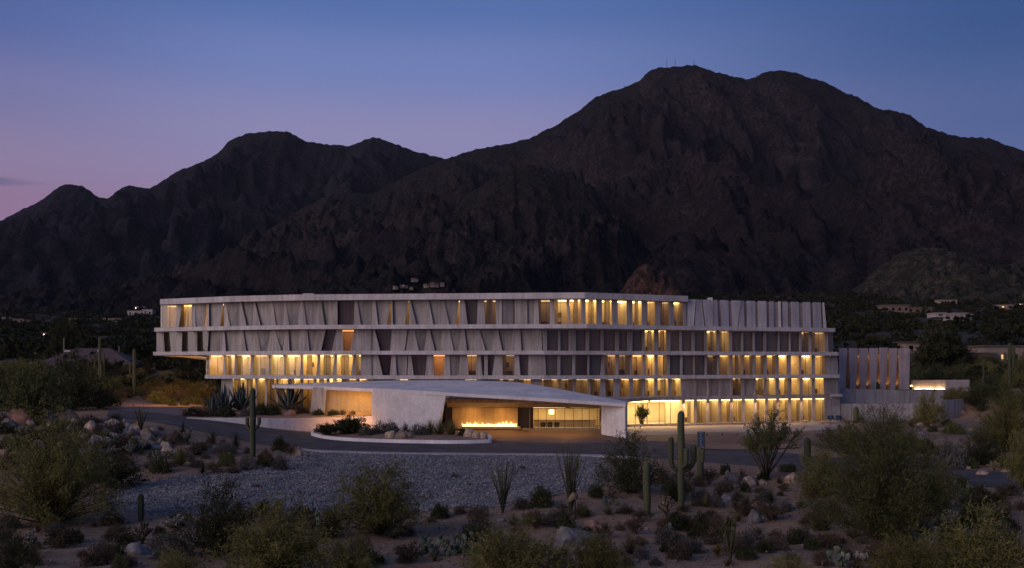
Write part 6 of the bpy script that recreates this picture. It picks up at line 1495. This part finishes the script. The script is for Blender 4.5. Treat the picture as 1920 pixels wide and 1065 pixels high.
M['adobe'] = simple('adobe_wall', (.27,.21,.165), .9, .15, .5, .1)
M['white_wall'] = simple('white_stucco', (.34,.29,.265), .9, .12, .5, .1)
M['brown_wall'] = simple('brown_stucco', (.17,.125,.095), .9, .15, .5, .1)
M['pink_wall'] = simple('pink_stucco', (.17,.125,.115), .9, .15, .5, .1)
M['roof_dark'] = simple('roof_membrane', (.11,.09,.085), .9, .2, .8, .1)
M['tile_roof'] = simple('tile_roof', (.085,.062,.06), .9, .25, 2.5, .4, .05)
M['house_pane'] = glassmat('house_pane', (.2,.2,.22), .06)
M['lit_pane'] = emit('lit_pane', (1, .55, .22), 1.1)
M['porch'] = emit('porch_light', (1, .85, .65), 9.0)
def house(px, py, w_px, h_px, Y, label, wall='white_wall', blocks=((0,1,0,1),), lit=(), nwin=3, depth=8, eave=.35, lamp_on=None, on=None):
    """flat roofed desert house from wall blocks given as fractions of its width and height"""
    if on:      # stand the house where the view ray meets the mountain side
        ok, hit_, *_ = SC.ray_cast(bpy.context.evaluated_depsgraph_get(), Vector((0, 0, CAMZ)), (P(px, py + 1.5, 1000) - Vector((0, 0, CAMZ))).normalized())
        Y = hit_.y - 5 if ok and hit_.y > 300 else Y
    else:
        q_ = G(px, py); Y = q_.y if .6 < q_.y / Y < 1.7 else Y
    s = Y / F; W_, H_ = w_px * s, h_px * s; x0 = (px - 960) * s; z0 = zat(py, Y)
    gz = z0 - (1.2 if on else 1.5)
    e = empty('desert_house', (x0, Y, z0)); tagit(e, label, 'house')
    for bi, (a, b_, c_, d) in enumerate(blocks):
        xa, xb, za, zb = (a - .5) * W_, (b_ - .5) * W_, c_ * H_, d * H_; yo = .8 * bi
        box('wall', xa, xb, yo, yo + depth, (gz - z0) if c_ == 0 else za, zb, M[wall], e)
        rf_ = box('roof', xa - eave, xb + eave, yo - eave, yo + depth + eave, zb + .003, zb + max(.22, H_ * .07), M['roof_dark' if wall != 'white_wall' else wall], e)
        k = max(1, int(nwin * (b_ - a) + .5))
        for j in range(k):
            wx = xa + (xb - xa) * (j + .5) / k; ww = min(.9, (xb - xa) / k * .2); hh = min(1.4, (zb - za) * .36); zc = za + (zb - za) * .52
            wo = box('window', wx - ww, wx + ww, yo - .08, yo + .02, zc - hh / 2, zc + hh / 2, M['frame'], e)
            box('pane', wx - ww + .1, wx + ww - .1, yo - .10, yo - .082, zc - hh / 2 + .1, zc + hh / 2 - .1, M['lit_pane'] if (bi, j) in lit else M['house_pane'], wo)
    if lamp_on is not None:
        lx, lz = lamp_on; o = box('porch_lamp', (lx - .5) * W_ - .3, (lx - .5) * W_ + .3, -.5, -.12, lz * H_ - .2, lz * H_ + .2, M['porch'], e)
    return e
# adobe house at the right edge
house(1875, 690, 118, 40, 262, 'long adobe house with stepped flat roofs and one lit window', 'adobe', ((0,.42,0,.66),(.28,1.25,0,1)), ((1,1),), 5, 10, .5)
house(1718, 662, 40, 20, 235, 'low house with a deep roof overhang just right of the annex', 'adobe', ((0,1,0,1),), (), 2, 6, 1.0)
house(1703, 588, 92, 16, 560, 'brown ranch house with a long low roof on the foothill', 'brown_wall', ((0,.52,0,1),(.5,1,0,.72)), (), 7, 10, .8)
house(1793, 602, 78, 15, 520, 'white flat roofed house with a projecting block on the foothill', 'white_wall', ((0,.25,.5,1),(.2,.9,.0,.8),(.5,.82,0,1.0)), (), 4, 9, .4)
house(1778, 572, 34, 10, 640, 'small tan house above the white flat roofed one', 'adobe', ((0,1,0,1),), (), 3, 8, .6)
house(1887, 580, 26, 9, 640, 'orange tinted house highest on the right foothill', 'adobe', ((0,1,0,1),), ((0,0),), 2, 8, .5)
house(1915, 578, 16, 8, 640, 'white house with a lit window beyond the orange tinted one', 'white_wall', ((0,1,0,1),), (), 1, 8, .4, (.3,.9))
for px, py, w, h, wl_, lt, lab in ((741,540,13,6,'adobe',(),'small pale house at the left of the hillside group'), (757,538,20,6,'pink_wall',((0,1),),'long pale house with a lit window in the hillside group'), (771,541,10,4,'brown_wall',(),'low brown house squeezed in the middle of the hillside group'), (777,526,18,6,'adobe',(),'small pale house, topmost of the hillside group'), (799,537,14,6,'adobe',(),'tan house beside the stepped villa of the hillside group'), (814,536,22,8,'pink_wall',(),'white stepped villa, largest of the hillside group'), (829,535,11,7,'pink_wall',(),'narrow white house at the right of the hillside group'), (738,551,12,4,'adobe',(),'pink house at the left just above the hotel roof'), (778,551,18,4,'adobe',(),'long low pink house just above the hotel roof')):
    house(px, py, w * .72, h * .7, 900, lab, wl_, ((0,.6,0,1),(.5,1,0,.75)) if w > 12 else ((0,1,0,1),), lt, 4, 8, .3, on='middle_spur')
house(262, 592, 46, 9, 800, 'white long house beside the left end of the hotel roof', 'white_wall', ((0,.7,0,1),(.6,1,0,1.3)), (), 4, 10, .5)
house(262, 582, 18, 7, 860, 'small house with a bright porch lamp above the white long house', 'white_wall', ((0,1,0,1),), (), 2, 8, .4, (.1,.6))
house(210, 604, 34, 7, 760, 'pinkish low house below the white long house', 'adobe', ((0,1,0,1),), (), 4, 8, .4)
house(136, 606, 14, 9, 760, 'small square brick red house on the plain', 'brown_wall', ((0,1,0,1),), (), 1, 7, .3)
house(45, 606, 44, 8, 760, 'broad low house with dull blue roof on the plain', 'brown_wall', ((0,.5,0,1),(.4,1,0,.7)), (), 4, 9, .5)
house(12, 601, 16, 5, 800, 'white house with a bright lamp at the edge of the plain', 'white_wall', ((0,1,0,1),), (), 2, 8, .3, (.7,.6))
house(84, 632, 14, 8, 520, 'small dark house with a bright lamp behind the tall dark tree', 'brown_wall', ((0,1,0,1),), (), 1, 6, .3, (.5,.6))
# house with hipped tile roof in the thicket on the left
Y = 246; s = Y / F; hz = zat(652, Y); ez = zat(684, Y); xa, xb = (62 - 960) * s, (252 - 960) * s
e = empty('hipped_roof_house', ((xa + xb) / 2, Y, ez - 3.2)); tagit(e, 'house with a wide dark hipped tile roof half hidden in the thicket', 'house')
par(box('wall', xa + 1.4, xb - 1.4, Y + 1.2, Y + 12, ez - 4.5, ez, M['brown_wall']), e)
rt_ = [(xa, Y - .2, ez), (xb, Y - .2, ez), (xb, Y + 13.5, ez), (xa, Y + 13.5, ez), (xa + 7.5, Y + 6.5, hz), (xb - 8.5, Y + 6.5, hz), (xa, Y - .2, ez - .25), (xb, Y - .2, ez - .25), (xb, Y + 13.5, ez - .25), (xa, Y + 13.5, ez - .25)]
rfo = par(link('roof', mkmesh('roof', rt_, [(0,1,5,4), (1,2,5), (2,3,4,5), (3,0,4), (6,7,1,0), (7,8,2,1), (8,9,3,2), (9,6,0,3), (9,8,7,6)], M['tile_roof'])), e)
def slope_z(y): return ez + (hz - ez) * (y - Y + .2) / 6.7
nrow = 11
for j in range(nrow):      # courses of tiles stand proud of the roof plane
    y0 = Y - .2 + 6.7 * j / nrow; y1 = y0 + 6.7 / nrow * .9; t = j / nrow
    a, b_ = xa + 7.5 * t + .05, xb - 8.5 * t - .05
    par(hexa('tile_course', [(a, y0, slope_z(y0) + .012), (b_, y0, slope_z(y0) + .012), (b_, y0, slope_z(y0) + .07), (a, y0, slope_z(y0) + .07), (a + .6, y1, slope_z(y1) + .012), (b_ - .6, y1, slope_z(y1) + .012), (b_ - .6, y1, slope_z(y1) + .025), (a + .6, y1, slope_z(y1) + .025)], M['tile_roof']), e)
for px, w in ((109, 1.4), (170, .9)):
    x = (px - 960) * s; par(box('skylight', x - w / 2, x + w / 2, Y + 5.0, Y + 5.9, slope_z(Y + 5.0) - .1, slope_z(Y + 5.5) + .2, M['conc_pale']), e)
for px, z1 in ((99, zat(616, Y)), (205, zat(648, Y))):
    x = (px - 960) * s; par(box('vent_stack', x - .18, x + .18, Y + 6, Y + 6.36, slope_z(Y + 5) - .3, zat(632, Y) if px == 99 else z1, M['frame']), e)
par(box('window', xa + 9, xa + 11, Y + 1.1, Y + 1.25, ez - 2.2, ez - .9, M['frame']), e)
# masts on the summit
Xm, Ym, Zm, Vm = MT['main_mountain']
for px, top, lab in ((1250, 108, 'taller red and white mast left on the summit'), (1266, 109, 'middle thin mast on the summit'), (1300, 113, 'short mast on the highest knob of the summit')):
    x = (px - 960) / F * 2300; row = np.argmin(abs(Vm[:, 0])); c_ = np.argmin(abs(Xm[row] - x)); b0 = Vector((Xm[row, c_], Ym[row, c_], Zm[row, c_] - 2)); h = zat(top, 2300) - b0.z
    e = empty('radio_mast', b0); tagit(e, lab, 'mast')
    for dx, dy in ((-.5, -.3), (.5, -.3), (0, .6)): link('leg', npmesh('leg', *tubes([np.array([[dx * 1.6, dy * 1.6, 0], [dx * .3, dy * .3, h]])], [np.array([.22, .16])], 5), M['rock_red']), e)
    for j in range(1, 6): z = h * j / 6; k = 1.6 - 1.3 * j / 6; box('brace', -.6 * k, .6 * k, -.1, .1, z - .12, z + .12, M['rock_red'], e)

# ------------------------------------------------------------------ evening haze
hm = bpy.data.materials.new('haze'); hm.use_nodes = True; hm.node_tree.nodes.clear()
ho = hm.node_tree.nodes.new('ShaderNodeOutputMaterial'); hv = hm.node_tree.nodes.new('ShaderNodeVolumePrincipled')
hv.inputs['Color'].default_value = (.80, .84, .95, 1); hv.inputs['Density'].default_value = 0.000013; hv.inputs['Anisotropy'].default_value = 0.0
hm.node_tree.links.new(hv.outputs[0], ho.inputs['Volume'])
hb = box('haze', -5200, 5200, -700, 5200, -12, 800, hm); tagit(hb, kind='stuff'); hb['label'] = 'thin bluish evening haze over the desert'; hb['category'] = 'haze'
print('objects', len(bpy.data.objects), 'tris', sum(len(m.polygons) for m in bpy.data.meshes))
